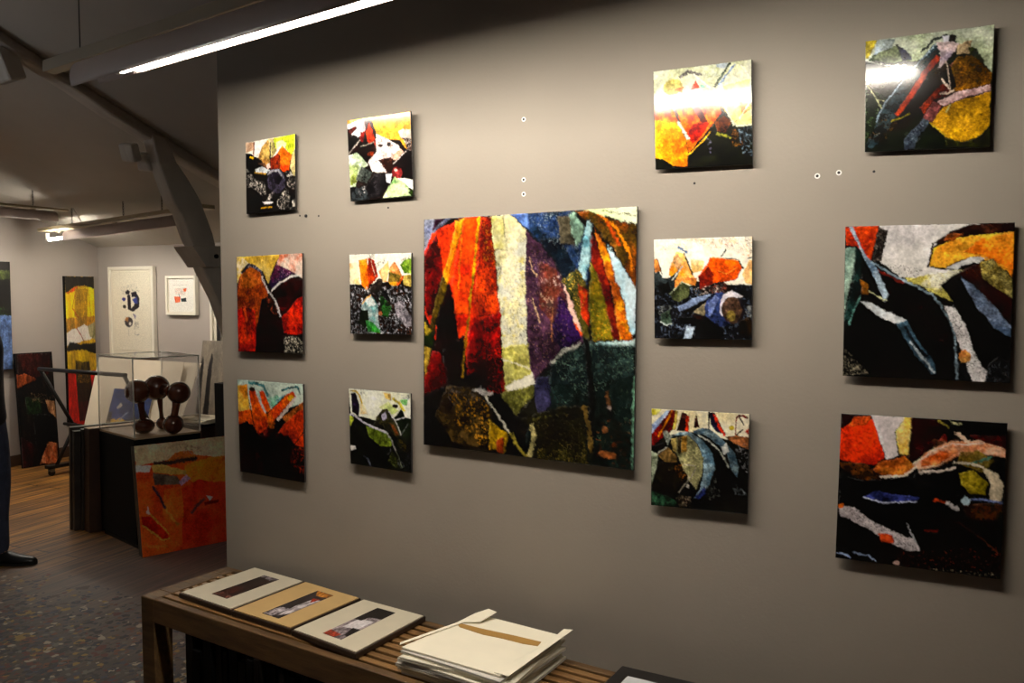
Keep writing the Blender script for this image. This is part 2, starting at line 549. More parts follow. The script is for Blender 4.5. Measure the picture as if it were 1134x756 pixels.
ART['p5']=((14, 8, 6),None,[
('P',(205,218,205),(185,205,195),[0,0,1000,0,1002,186,610,308,443,320,-3,303]),
('P',(235,200,90),(225,140,35),[1,69,161,44,184,339,91,446,2,454]),
('P',(225,95,15),(190,60,8),[0,344,198,313,241,468,13,486]),
('S',(70,130,135),31,[187,27,333,35,417,63,473,148]),
('P',(130,195,165),(190,215,200),[436,191,616,132,684,175,540,273]),
('S',(45,105,110),23,[687,88,780,51,917,32,955,95]),
('S',(120,170,175),19,[614,196,709,142]),
('P',(190,58,8),(228,105,18),[182,117,259,72,323,166,453,369,485,464,310,578,240,484,212,288]),
('E',(60,40,30),0,[233,93,47,23]),
('P',(222,80,8),(240,150,30),[342,116,415,103,493,252,520,302,454,328,374,228]),
('P',(205,62,8),(232,110,18),[478,334,732,133,848,78,903,130,728,268,534,427,450,434]),
('E',(252,190,30),0,[828,153,57,33]),
('S',(25,10,5),14,[466,335,613,220,732,140]),
('S',(222,205,195),31,[887,139,809,222,619,388]),
('P',(130,70,28),(190,110,45),[678,367,991,179,996,268,746,410]),
('P',(200,62,6),(150,38,4),[564,588,699,430,933,277,996,257,995,636,877,639,765,537]),
('P',(15,8,6),(32,10,4),[13,486,142,442,238,534,334,584,483,530,673,521,809,630,1009,642,1000,1000,0,1000]),
('P',(10,6,5),0,[423,518,486,431,578,521,573,685,421,867,322,878]),
('P',(235,110,20),0,[465,368,518,347,516,413,474,432]),
('S',(10,6,4),14,[178,208,220,386,274,548]),
('S',(205,195,195),15,[293,135,361,245,423,330]),
('S',(205,75,8),12,[889,622,996,437]),
('S',(14,8,5),12,[831,660,995,485]),
('K',(210,70,8),(0.35,2),[831,660,1000,611,998,900,893,912,792,810,782,746]),
('K',(170,45,6),(0.2,2),[252,768,376,755,356,942,269,952]),
('G',(8,5,4),85,[518,856,499,294]),
('G',(255,185,45),60,[102,229,131,114]),
('G',(245,130,20),60,[500,398,83,82]),
('G',(120,25,4),55,[362,524,142,98]),
('G',(10,6,4),60,[159,608,190,147])])
ART['p6']=((20, 22, 16),None,[
('P',(228,228,216),(215,215,195),[0,0,1000,0,996,314,766,317,426,381,29,337]),
('P',(34,24,44),(20,18,20),[38,61,117,55,179,213,163,352,53,310]),
('S',(222,188,60),26,[40,27,129,29,176,77,213,177]),
('P',(228,195,130),(225,215,180),[191,170,256,216,319,322,186,324]),
('P',(188,200,125),(215,220,165),[494,214,645,127,809,230,704,297,557,251]),
('P',(238,200,115),0,[573,21,688,25,697,115,603,97]),
('S',(218,200,70),34,[729,88,831,146,892,224]),
('P',(120,180,105),0,[832,97,955,71,933,163,852,145]),
('K',(110,130,165),(0.4,2),[813,24,986,20,975,86,853,79]),
('K',(150,170,160),(0.25,2),[196,8,349,6,325,75,194,76]),
('P',(38,36,28),(58,55,28),[391,460,466,326,558,234,632,225,663,259,846,527,804,581,616,507,532,430]),
('P',(172,166,188),(120,110,130),[535,312,610,255,623,346,555,378]),
('P',(28,36,22),(18,24,16),[735,336,851,202,911,305,996,314,999,594,845,577]),
('S',(195,195,195),13,[652,260,745,352,842,535]),
('S',(205,205,205),13,[755,355,901,309]),
('S',(100,105,100),9,[846,535,951,384]),
('P',(110,60,25),0,[660,393,723,421,814,546,762,552]),
('E',(40,25,25),0,[758,177,47,24]),
('P',(170,180,60),(110,125,40),[2,348,73,377,69,499,12,496]),
('P',(15,16,10),(22,24,12),[17,504,95,375,293,461,419,672,696,711,860,981,0,1000]),
('P',(115,132,40),(85,98,32),[282,471,615,533,708,633,675,705,504,711,333,612]),
('S',(205,200,210),25,[18,338,96,349,228,424,423,483,615,524]),
('S',(150,150,150),23,[615,524,698,626,749,739]),
('P',(60,66,20),(35,38,14),[696,753,799,835,849,965,755,960,629,889]),
('S',(112,116,100),11,[749,739,810,834,850,939]),
('P',(228,222,216),0,[4,756,95,750,109,789,13,821]),
('S',(110,115,130),19,[237,866,292,894,345,984]),
('K',(120,100,30),(0.35,2),[783,583,906,621,966,748,822,731]),
('K',(80,80,90),(0.12,2),[547,727,1003,744,1000,980,755,994]),
('G',(10,11,8),75,[370,850,362,170]),
('G',(245,245,235),55,[367,148,128,119]),
('G',(12,12,10),55,[820,832,171,187])])
ART['p7']=((25, 20, 15),None,[
('P',(24,36,34),(14,22,20),[550,718,588,648,682,560,800,515,996,501,1000,1000,514,1004]),
('K',(90,115,100),(0.08,1),[550,718,682,560,800,515,996,501,1000,1000,514,1004]),
('P',(206,206,190),(226,218,170),[340,-1,431,-1,515,67,515,295,519,490,535,617,560,692,421,735,405,536,378,320,358,146]),
('K',(150,150,140),(0.2,1),[356,190,515,193,524,532,400,536]),
('K',(225,205,90),(0.14,3),[355,17,514,109,524,532,400,536]),
('P',(190,186,110),(165,160,80),[400,553,529,532,560,692,421,735]),
('P',(205,198,110),(215,210,170),[345,3,406,2,427,148,361,146]),
('P',(92,98,125),(150,155,170),[0,0,143,4,55,65,4,163]),
('P',(60,28,50),0,[54,3,110,3,49,56]),
('P',(188,36,8),(215,66,10),[38,69,121,32,214,5,345,3,372,216,394,415,405,571,421,735,308,742,135,717,90,583,4,402,4,136]),
('P',(215,50,8),(232,80,12),[208,9,283,9,263,258,232,417,167,418,150,274]),
('P',(60,8,5),(120,16,8),[4,154,71,61,100,193,100,274,78,419,22,420,1,365]),
('P',(20,8,6),(42,10,6),[100,301,139,274,178,454,212,721,124,717,62,565,67,456]),
('P',(228,168,25),(200,120,15),[171,18,210,8,193,79,150,212,122,292,100,247,144,122]),
('P',(72,56,12),(110,90,20),[100,247,128,288,89,383,56,492,22,493,61,365]),
('S',(240,150,20),5,[200,80,193,186,183,310]),
('P',(140,36,8),(215,70,12),[295,1,343,3,372,216,394,415,285,425,263,364]),
('K',(45,14,6),(0.3,1),[288,0,343,3,372,216,394,415,285,425,268,188]),
('K',(190,150,30),(0.16,1),[304,14,360,34,372,216,315,215]),
('P',(150,16,5),(40,5,4),[237,470,394,398,421,735,308,733,222,703]),
('K',(220,40,10),(0.14,1),[306,416,394,398,421,735,329,732]),
('P',(10,6,6),(22,8,8),[101,564,216,506,228,667,286,655,308,729,244,746,124,717]),
('S',(205,168,20),11,[285,3,268,161,244,364]),
('S',(150,115,20),8,[244,364,216,578,203,686]),
('P',(235,205,60),0,[1,448,42,484,10,521]),
('P',(50,72,15),(25,30,10),[1,512,62,483,54,547,5,567]),
('P',(190,160,60),(140,110,40),[1,549,39,566,22,640,2,697]),
('P',(130,15,8),(60,8,6),[22,640,50,570,90,583,124,663,130,726,0,790,2,697]),
('P',(14,10,8),0,[-1,780,135,717,212,775,91,893,158,988,0,1000]),
('P',(72,56,26),(28,20,10),[124,727,265,718,339,784,361,870,412,910,413,997,288,984,158,970,68,859]),
('K',(205,150,30),(0.22,2),[146,752,318,768,361,870,412,910,413,997,309,981,180,886]),
('K',(125,115,110),(0.3,2),[124,727,265,718,329,776,147,816]),
('P',(120,95,15),(190,155,20),[340,855,392,894,433,908,413,997,341,978]),
('P',(150,60,15),0,[377,939,413,927,408,998,377,992]),
('P',(112,112,50),(70,72,28),[421,735,560,683,565,734,472,835,391,745]),
('K',(190,185,120),(0.2,1),[421,735,560,692,565,734,472,835,391,745]),
('P',(10,9,8),0,[308,751,391,737,462,836,533,959,523,998,433,908,361,835]),
('P',(14,12,10),(30,28,20),[462,844,512,797,589,699,590,817,512,858]),
('S',(205,200,185),8,[324,759,381,834,438,903]),
('P',(202,198,194),0,[249,737,297,725,365,743,318,756]),
('P',(226,222,204),(235,230,215),[421,713,550,650,562,692,431,734]),
('S',(228,222,204),5,[405,601,540,633]),
('S',(225,215,120),7,[410,570,530,583]),
('P',(74,46,66),(56,36,56),[516,71,574,119,660,221,688,279,717,378,773,483,791,515,673,569,579,665,558,683,535,608,519,447,514,278]),
('P',(100,48,36),(75,40,45),[575,194,660,229,700,345,643,445,576,379]),
('P',(40,20,62),(62,28,80),[670,337,717,386,783,499,682,552,634,495]),
('K',(190,150,120),(0.06,1),[516,92,660,221,717,378,700,526,579,657,540,608,519,447]),
('K',(150,120,150),(0.12,1),[516,92,584,136,588,656,540,608,519,447]),
('S',(218,185,145),5,[531,185,566,261]),
('S',(218,185,145),5,[547,354,577,438]),
('S',(190,130,80),4,[638,378,635,520]),
('K',(235,200,170),(0.45,2),[576,328,647,345,633,378,586,379]),
('K',(210,190,180),(0.3,2),[585,270,679,254,679,304,595,287]),
('P',(42,64,104),(22,38,56),[431,-1,713,0,759,53,795,87,801,216,788,296,762,361,697,271,660,213,583,120,515,58]),
('P',(62,98,178),(110,140,195),[434,-1,529,0,530,67]),
('P',(14,22,32),(30,46,60),[574,107,668,106,742,223,697,279,660,213]),
('K',(150,165,170),(0.16,1),[525,8,713,2,768,69,751,198,621,121]),
('P',(84,78,62),(48,40,50),[658,15,713,18,742,141,677,131]),
('P',(125,155,135),(90,115,105),[708,14,731,11,779,78,751,150,723,100]),
('P',(155,185,190),(85,130,142),[790,38,812,59,803,183,775,288,752,223,764,150]),
('P',(90,80,28),(45,50,26),[679,279,752,223,797,312,804,515,773,483,735,378]),
('P',(170,48,14),(90,26,10),[752,280,797,312,804,458,772,410]),
('K',(215,180,70),(0.16,1),[679,279,752,223,797,312,771,394]),
('P',(232,190,176),0,[690,287,721,345,763,443,773,483,745,443,712,378]),
('S',(230,90,20),10,[740,435,773,487]),
('P',(110,96,16),(80,78,20),[803,191,832,240,859,297,913,503,818,514,800,361]),
('K',(205,145,35),(0.12,1),[803,191,859,297,913,503,818,514]),
('P',(125,32,12),(66,14,8),[808,87,839,136,885,281,939,503,909,503,859,321,805,183]),
('P',(215,148,25),(170,85,15),[821,72,874,146,928,297,985,501,935,503,894,297,840,144]),
('K',(80,40,8),(0.2,1),[876,241,945,344,985,501,935,503]),
('P',(168,204,218),(200,218,225),[879,138,927,202,995,313,999,469,981,486,945,344,901,225]),
('P',(78,58,18),(130,70,15),[731,3,811,7,856,34,999,72,1002,329,978,282,909,162,821,64]),
('K',(40,34,12),(0.3,1),[731,3,856,34,999,72,1002,329,909,162]),
('S',(228,135,20),8,[820,8,903,68,951,148,981,211,982,243]),
('S',(200,80,15),11,[873,50,926,147]),
('P',(212,228,172),(230,235,205),[767,1,829,0,1000,0,999,68,899,40,820,16]),
('S',(120,120,40),4,[855,10,999,33]),
('P',(24,34,36),(38,54,52),[636,612,700,551,800,523,996,509,997,642,820,685,627,696]),
('K',(120,145,125),(0.12,1),[636,612,700,551,800,523,996,509,996,611,802,735,683,660]),
('S',(165,165,155),13,[645,599,700,547,764,526]),
('P',(122,165,170),(170,190,190),[826,518,998,501,998,526,896,525]),
('P',(12,14,14),0,[772,475,804,515,818,571,838,765,819,970,807,767,792,572]),
('P',(52,50,78),(30,30,50),[564,675,627,654,642,779,580,835,560,734]),
('P',(28,25,10),(44,40,14),[492,842,684,776,776,769,806,1005,553,1008,562,887]),
('K',(130,112,55),(0.12,1),[571,836,812,767,824,1011,572,1006]),
('S',(195,178,72),12,[443,907,483,955,523,998]),
('S',(208,195,135),18,[552,867,562,913,538,992]),
('S',(110,105,50),5,[551,841,703,800]),
('S',(115,92,42),18,[785,777,808,849,816,946]),
('K',(85,105,70),(0.1,1),[837,667,997,658,1000,990,841,993]),
('S',(130,88,50),13,[886,705,895,760]),
('E',(190,170,160),0,[895,764,10,8]),
('E',(185,112,56),0,[885,949,39,14]),
('E',(150,80,40),0,[920,909,9,12]),
('E',(150,100,60),0,[879,852,12,15]),
('K',(190,110,50),(0.05,2),[839,813,994,801,997,991,841,993]),
('S',(95,130,110),11,[997,642,995,991]),
('G',(10,6,6),80,[286,672,146,144]),
('G',(12,8,8),85,[80,904,127,119]),
('G',(12,16,16),55,[685,876,205,161]),
('G',(10,14,14),55,[915,647,127,93]),
('G',(20,12,20),50,[635,520,88,127]),
('G',(15,10,8),60,[67,301,58,144]),
('G',(255,95,20),40,[230,107,68,127]),
('G',(14,18,12),55,[936,901,97,110]),
('G',(235,235,225),45,[443,217,58,203]),
('G',(14,20,26),60,[659,188,107,93]),
('G',(20,8,6),50,[367,294,49,169])])
ART['p8']=((18, 18, 14),None,[
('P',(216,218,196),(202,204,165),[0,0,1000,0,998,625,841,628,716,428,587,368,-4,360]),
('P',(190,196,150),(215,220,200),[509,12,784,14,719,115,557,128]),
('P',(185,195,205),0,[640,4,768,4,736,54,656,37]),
('P',(216,192,96),(228,214,150),[718,224,986,176,991,609,841,612,699,427]),
('P',(190,150,40),(160,110,30),[875,381,993,362,992,470,890,523]),
('S',(122,118,115),32,[283,89,368,46,500,87]),
('E',(206,192,112),(185,170,95),[205,177,102,77]),
('P',(216,60,20),0,[390,229,441,139,490,224]),
('P',(220,130,60),0,[221,203,324,182,306,244]),
('P',(130,182,160),0,[482,183,564,208,506,230]),
('S',(88,98,88),26,[784,14,735,86,637,223]),
('S',(150,172,205),19,[831,35,678,212]),
('S',(235,235,220),16,[426,81,588,226]),
('S',(240,238,225),10,[894,42,971,159]),
('P',(228,78,14),(240,135,20),[-4,336,219,341,652,375,699,474,550,652,363,849,299,600,7,497]),
('S',(60,35,20),32,[218,389,267,532]),
('P',(110,32,10),0,[388,381,487,407,559,557,518,585,436,466]),
('P',(200,40,10),(150,22,8),[418,561,584,559,500,696,398,770,341,668]),
('P',(240,110,15),(225,60,12),[521,378,667,439,650,533,568,526]),
('P',(236,138,8),(238,170,30),[-2,493,249,547,323,699,355,848,336,977,190,969,-1,875]),
('P',(236,122,14),(250,165,20),[175,820,351,766,341,986,207,970]),
('S',(195,212,195),26,[258,539,308,625,352,705]),
('P',(16,18,12),0,[-1,875,87,897,173,952,207,995,0,1000]),
('P',(20,20,14),(28,30,18),[354,881,566,653,650,533,731,485,794,545,841,628,998,633,1000,1000,344,986]),
('S',(212,162,42),11,[354,872,499,753,583,655]),
('P',(112,56,20),(70,34,14),[633,563,723,516,794,577,745,683,648,660]),
('S',(60,70,60),16,[666,534,731,496,778,536]),
('S',(132,132,42),15,[648,684,712,705,792,726]),
('K',(150,175,195),(0.36,2),[857,645,998,641,1001,922,902,900]),
('K',(165,110,35),(0.45,2),[793,640,857,661,911,806,807,814]),
('K',(110,105,130),(0.2,2),[533,699,630,786,645,915,580,879]),
('S',(242,238,205),10,[992,385,874,545]),
('S',(238,232,200),15,[700,379,818,610]),
('K',(190,210,170),(0.3,1),[810,547,905,571,841,644]),
('G',(240,170,40),45,[144,653,148,112]),
('G',(255,210,140),40,[618,419,99,80]),
('G',(10,10,8),60,[613,881,198,96])])
ART['p9']=((28, 28, 32),None,[
('K',(125,140,165),(0.16,2),[4,500,996,464,1000,1000,0,1000]),
('P',(246,238,222),0,[0,0,1000,0,1001,464,716,461,464,427,8,374]),
('K',(236,176,100),(0.4,2),[289,9,1000,0,999,225,807,131,590,102]),
('K',(220,120,50),(0.14,2),[652,6,1000,0,998,136,714,98]),
('K',(240,200,150),(0.3,2),[28,63,289,40,401,104,44,110]),
('P',(240,218,165),(235,190,110),[384,203,527,229,504,320,400,342]),
('P',(236,142,30),(248,195,115),[174,260,240,131,312,148,400,349,448,427,255,409,157,361]),
('P',(240,185,130),0,[191,222,248,146,304,225,255,316]),
('S',(58,44,30),16,[317,148,408,357]),
('S',(90,112,145),22,[264,88,349,137]),
('P',(232,145,70),0,[2,202,35,195,75,329,9,335]),
('S',(50,36,30),11,[35,195,88,352]),
('P',(215,82,8),(238,118,14),[582,185,868,230,907,313,839,417,684,445,622,460,480,458,456,381,559,245]),
('P',(128,34,8),(85,20,8),[461,381,567,284,622,368,606,459,480,512]),
('S',(235,150,60),8,[668,323,746,355,854,297]),
('S',(225,205,160),9,[582,188,715,203,868,230]),
('S',(48,60,46),16,[868,230,915,316]),
('S',(110,120,115),11,[746,207,868,222]),
('P',(236,190,130),(225,150,80),[900,372,967,224,1002,240,1001,464,931,448]),
('S',(90,100,110),12,[952,216,997,203]),
('S',(50,60,50),16,[699,188,738,129]),
('P',(48,56,58),(26,30,32),[5,343,50,320,108,407,206,362,296,271,247,378,189,533,107,548,7,500]),
('P',(18,18,16),0,[24,469,157,423,189,533,90,556]),
('S',(182,182,174),12,[304,271,198,408]),
('P',(216,142,62),(150,80,40),[222,416,320,379,448,396,432,473,319,441,222,494]),
('P',(84,90,58),(46,50,30),[172,548,295,425,384,472,367,581,270,627,197,611]),
('S',(160,165,140),9,[172,548,295,428,387,469]),
('P',(35,25,22),0,[464,519,622,444,715,430,809,507,716,582]),
('K',(170,90,75),(0.5,2),[559,505,669,445,762,446,731,567,606,551]),
('K',(235,215,205),(0.2,2),[400,504,715,430,731,537,464,566]),
('K',(30,30,32),(0.5,2),[715,445,1001,464,1001,569,809,522]),
('P',(132,148,180),(95,108,140),[254,674,448,581,598,559,559,597,399,674,270,724]),
('P',(20,18,18),0,[286,721,399,674,606,574,669,582,559,643,415,736]),
('P',(126,116,92),0,[415,736,543,635,551,689,527,774]),
('E',(52,68,118),(28,34,60),[685,705,155,166]),
('P',(110,125,170),(70,85,140),[559,643,638,567,685,598,607,751,575,782]),
('P',(228,220,220),(200,195,205),[716,560,801,515,909,583,755,613,709,781,682,735,693,613]),
('E',(95,70,52),(60,44,36),[803,708,102,132]),
('E',(130,115,55),(100,85,40),[791,766,44,52]),
('S',(35,30,35),22,[870,598,920,720,872,826]),
('P',(15,15,17),0,[204,784,559,782,717,904,717,997,415,1002,447,860,334,846]),
('P',(60,30,22),0,[399,759,527,782,479,813]),
('P',(192,208,224),(165,180,200),[351,869,434,876,386,997,310,995]),
('P',(68,84,70),(45,58,48),[72,753,172,705,191,847,121,871,72,832]),
('S',(190,200,195),11,[72,832,129,866,184,847]),
('K',(200,205,205),(0.35,2),[14,690,156,642,205,690,55,761]),
('P',(52,36,20),(20,18,14),[872,811,994,757,1000,977,872,933]),
('K',(220,225,225),(0.3,2),[932,689,1002,659,1003,795,948,795]),
('G',(12,12,14),60,[527,875,254,92]),
('G',(255,250,240),55,[464,152,127,77]),
('G',(12,12,14),55,[139,627,111,108])])
ART['p10']=((18, 18, 14),None,[
('P',(228,220,196),(222,210,170),[0,0,1000,0,1000,265,812,270,400,218,9,306]),
('P',(206,196,60),(225,220,130),[0,0,114,-3,57,68,4,78]),
('P',(172,188,210),(130,150,190),[8,170,155,19,207,8,8,258]),
('P',(122,18,8),(75,10,8),[8,258,203,8,260,5,246,203,124,290,9,391]),
('S',(215,132,20),17,[220,12,156,145,75,281]),
('P',(216,192,92),0,[260,13,288,12,266,210,238,204]),
('P',(16,12,12),0,[6,386,141,337,158,400,10,426]),
('P',(40,18,18),(62,28,24),[274,210,325,18,382,38,379,219]),
('S',(192,52,20),32,[385,69,379,214]),
('P',(50,12,10),0,[444,173,469,18,505,169]),
('P',(28,24,46),(20,16,20),[596,3,654,8,767,221,685,208,621,134]),
('S',(212,52,14),25,[659,31,687,130,751,222]),
('S',(20,15,20),16,[596,3,603,166]),
('S',(110,25,15),21,[877,42,930,24,974,49]),
('S',(30,25,35),13,[900,41,947,115]),
('S',(152,60,30),11,[872,58,865,235]),
('P',(192,40,20),0,[956,176,997,135,998,207]),
('E',(202,182,50),0,[828,153,29,24]),
('S',(24,20,22),14,[870,230,936,158]),
('P',(150,96,56),(95,60,35),[757,242,857,228,999,227,999,358,874,312]),
('P',(72,98,114),(115,135,145),[214,282,303,224,416,225,561,310,650,429,671,569,615,731,537,849,449,897,520,787,557,593,547,468,498,345,400,257,271,257]),
('P',(140,136,98),(92,94,66),[219,300,384,250,481,331,550,468,546,610,488,798,373,672,273,440]),
('P',(168,128,52),(120,90,35),[320,270,384,258,378,417,322,436]),
('P',(162,142,82),0,[214,301,271,289,273,432,232,411]),
('P',(58,48,28),0,[279,281,317,272,314,453,281,439]),
('P',(16,15,12),0,[625,368,791,434,873,616,831,887,650,903,630,683,676,553]),
('P',(100,116,122),(58,80,96),[435,211,527,163,606,174,734,267,861,398,907,535,889,638,833,572,783,404,687,317,560,239,448,234]),
('S',(182,184,172),14,[496,243,608,299,720,393,801,543]),
('P',(200,200,195),(120,130,135),[727,345,781,303,806,387,752,422]),
('P',(122,96,52),(90,70,38),[68,478,174,383,277,471,277,535,159,552]),
('S',(172,172,162),11,[63,479,84,440,171,383]),
('P',(122,128,118),(80,86,80),[116,235,156,209,226,271,182,366]),
('P',(20,17,10),(30,25,14),[93,541,277,535,389,654,407,797,245,924,9,864,61,600]),
('K',(150,95,32),(0.5,2),[234,587,342,538,392,654,325,716]),
('P',(168,178,155),(120,130,100),[1,440,73,462,61,600,9,807]),
('P',(40,72,52),(24,36,26),[4,848,162,883,287,936,246,992,0,998]),
('S',(188,178,162),11,[343,554,468,553,479,587,406,701,302,838]),
('S',(150,140,125),6,[389,654,439,746]),
('P',(40,52,116),(30,38,70),[465,872,567,751,581,830,505,892]),
('E',(56,46,36),(30,26,22),[347,923,73,57]),
('K',(150,135,115),(0.3,2),[269,873,424,859,426,972,279,985]),
('E',(190,185,175),0,[394,766,16,19]),
('K',(170,180,185),(0.4,2),[844,728,898,708,993,809,869,820]),
('K',(150,150,152),(0.22,2),[859,336,1000,281,1004,590,941,563]),
('K',(110,110,105),(0.25,2),[567,719,693,646,728,833,618,922]),
('G',(8,8,7),65,[837,776,175,221]),
('G',(8,8,6),55,[194,734,128,126]),
('G',(8,8,7),50,[618,938,239,79])])
ART['p11']=((24, 28, 20),None,[
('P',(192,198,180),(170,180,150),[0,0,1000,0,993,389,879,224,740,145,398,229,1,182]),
('P',(202,182,50),0,[3,0,106,6,32,156,5,163]),
('P',(48,60,40),(105,115,85),[68,132,261,67,371,213,217,227,29,177]),
('P',(172,188,205),(140,150,150),[106,6,252,14,215,85,73,133]),
('P',(46,52,76),(25,22,30),[245,49,367,161,386,214,308,221]),
('S',(225,225,215),9,[5,174,140,231,339,257]),
('S',(66,72,68),24,[456,148,541,72,640,39,718,99]),
('E',(40,36,34),0,[690,69,32,29]),
('P',(215,215,225),0,[612,43,661,42,669,97,627,99]),
('P',(15,20,12),(35,46,26),[3,349,159,531,145,664,3,962]),
('K',(110,130,90),(0.12,1),[3,349,249,309,145,664,3,962]),
('P',(44,60,66),(22,28,28),[11,945,144,630,326,366,542,104,607,136,573,218,403,454,255,705,163,867,68,974]),
('S',(165,185,200),12,[559,106,443,234,326,366,175,566,98,728]),
('K',(130,140,150),(0.2,1),[11,945,144,630,253,605,131,900]),
('P',(150,44,14),(192,72,26),[573,194,612,222,518,338,389,551,278,693,251,675,359,515,474,317]),
('P',(20,15,10),(38,28,12),[533,339,645,257,753,363,665,479,494,608,348,811,178,834,285,690,404,552]),
('P',(188,168,168),(150,135,150),[563,91,669,90,746,112,713,180,590,322,601,190]),
('P',(172,112,98),0,[667,294,716,266,756,317,732,364]),
('P',(132,98,60),(160,140,110),[726,128,835,97,831,218,728,213]),
('P',(122,82,12),(80,58,12),[722,238,852,236,993,389,988,483,778,529,694,521,662,353]),
('P',(58,64,34),(40,46,40),[809,154,877,178,941,300,825,225]),
('K',(60,42,10),(0.3,1),[722,238,852,236,993,389,988,483,778,529,694,521]),
('P',(20,16,10),0,[590,345,689,325,735,486,651,510]),
('P',(132,46,12),(80,26,10),[451,637,607,442,672,464,694,533,552,581,481,696]),
('S',(218,200,185),17,[609,530,666,527,711,509]),
('S',(215,195,180),15,[621,412,665,482]),
('S',(200,180,165),6,[645,257,670,385,679,496]),
('P',(165,125,14),(192,145,28),[534,765,640,636,835,573,988,541,995,834,899,907,790,952,654,894]),
('K',(110,80,14),(0.2,2),[534,765,640,636,835,573,988,541,995,834,790,949]),
('P',(198,170,170),(175,140,140),[575,602,723,532,988,480,990,533,835,565,640,633]),
('S',(110,85,70),6,[821,580,990,538]),
('P',(112,62,62),(85,50,45),[475,728,553,589,628,619,556,766,512,759]),
('P',(66,78,88),(40,45,58),[327,909,482,721,530,757,441,890,412,989,328,990]),
('K',(170,185,200),(0.2,1),[327,909,482,721,530,757,441,890,412,989]),
('P',(20,26,14),0,[412,972,520,772,653,886,663,999]),
('P',(24,24,12),(46,48,16),[654,902,790,952,900,915,994,819,1000,1000,663,983]),
('S',(152,142,30),11,[224,736,301,708,369,677]),
('S',(195,175,50),8,[534,765,653,881]),
('S',(160,165,110),9,[656,685,683,623]),
('K',(150,110,30),(0.3,2),[35,877,145,697,271,756,163,918]),
('S',(185,185,145),8,[23,401,96,525,141,616]),
('S',(165,165,130),6,[104,534,159,551]),
('G',(12,12,8),55,[551,532,131,128]),
('G',(225,170,45),35,[825,729,131,128]),
('G',(14,18,10),55,[114,729,87,144])])
ART['p12']=((12, 11, 11),None,[
('P',(218,214,210),(205,200,200),[220,-2,809,2,654,41,551,140,520,270,567,285,660,300,434,343,253,257,218,231]),
('P',(205,72,12),(165,46,8),[4,3,213,4,195,134,161,231,81,132,9,128]),
('P',(38,30,28),0,[206,16,274,32,232,231,176,238]),
('K',(160,150,140),(0.3,2),[206,16,274,32,232,231,176,238]),
('P',(50,24,14),(30,14,10),[744,7,998,3,999,52,630,115,544,128,628,55]),
('P',(155,82,30),0,[615,61,720,59,682,94,603,112]),
('P',(226,168,52),(232,150,40),[551,154,681,87,999,60,997,332,943,287,814,215,711,228,620,278,516,267]),
('P',(226,120,24),(235,150,40),[761,143,811,94,999,63,997,332,930,258,826,201,710,185]),
('S',(40,22,16),14,[544,128,532,198,516,270]),
('P',(150,172,158),(95,125,115),[3,146,74,140,63,283,29,434,3,586]),
('P',(28,54,50),(16,24,24),[74,147,114,208,104,433,33,669,8,685,6,586,57,358]),
('S',(110,160,150),8,[102,464,36,647]),
('P',(198,198,198),0,[614,282,762,214,846,215,815,246,712,267,687,300]),
('P',(45,18,10),(22,10,8),[687,314,815,251,998,456,996,612,899,528,766,372]),
('P',(116,102,46),(160,150,90),[815,246,881,223,995,343,1001,473,921,421,830,343]),
('K',(45,32,16),(0.35,1),[815,246,881,223,995,343,1001,473,921,421,830,343]),
('P',(188,178,92),(216,212,190),[373,346,541,314,728,293,668,332,596,387,665,495,585,452,462,394]),
('K',(80,55,25),(0.2,1),[373,346,541,314,728,293,596,387,665,495,585,452]),
('P',(216,212,208),0,[246,246,378,277,594,300,434,339,352,339]),
('K',(70,40,30),(0.2,1),[246,246,378,255,501,299,434,339,352,339]),
('P',(58,74,96),(105,118,140),[707,340,793,400,925,556,995,643,995,714,902,656,809,529]),
('P',(10,9,9),0,[183,238,338,343,503,402,613,532,683,676,707,879,704,1008,584,999,416,772,331,640,102,494,113,313,229,433]),
('S',(115,32,16),14,[212,295,366,376]),
('K',(120,28,12),(0.05,1),[228,388,641,604,673,822,509,680]),
('S',(130,148,160),13,[169,238,310,328,435,387,544,445,627,561,681,705,703,981]),
('P',(100,122,144),(150,165,178),[25,4,53,4,110,148,212,298,288,455,266,500,214,388,140,238,74,102]),
('P',(105,66,15),(60,36,10),[104,351,153,388,154,456,113,456]),
('S',(190,190,150),7,[158,433,272,492]),
('P',(208,208,208),(185,190,195),[102,497,174,508,343,595,396,617,331,643,232,597]),
('P',(66,92,110),(40,56,66),[328,643,396,617,473,755,557,870,586,961,556,962,445,830,374,714]),
('S',(20,24,30),20,[389,669,443,756,513,843]),
('S',(195,205,212),13,[416,750,486,844,567,947]),
('P',(198,192,192),(215,212,212),[619,517,682,531,737,631,777,775,845,902,885,961,847,1005,782,1008,726,820,669,662]),
('K',(55,45,42),(0.28,1),[619,517,682,531,737,631,777,775,845,902,885,961,782,1008,726,820,669,662]),
('E',(195,112,50),(170,130,70),[742,841,34,44]),
('P',(16,16,18),0,[707,879,753,877,795,1007,710,1007]),
('K',(185,175,150),(0.4,2),[-1,785,66,874,169,977,0,1000]),
('P',(22,22,25),0,[876,879,926,834,998,867,1000,997,860,1000]),
('K',(90,95,100),(0.15,1),[876,879,926,834,998,867,1000,997,860,1000]),
('G',(6,6,6),60,[376,833,202,146]),
('G',(6,6,6),60,[826,673,81,132])])
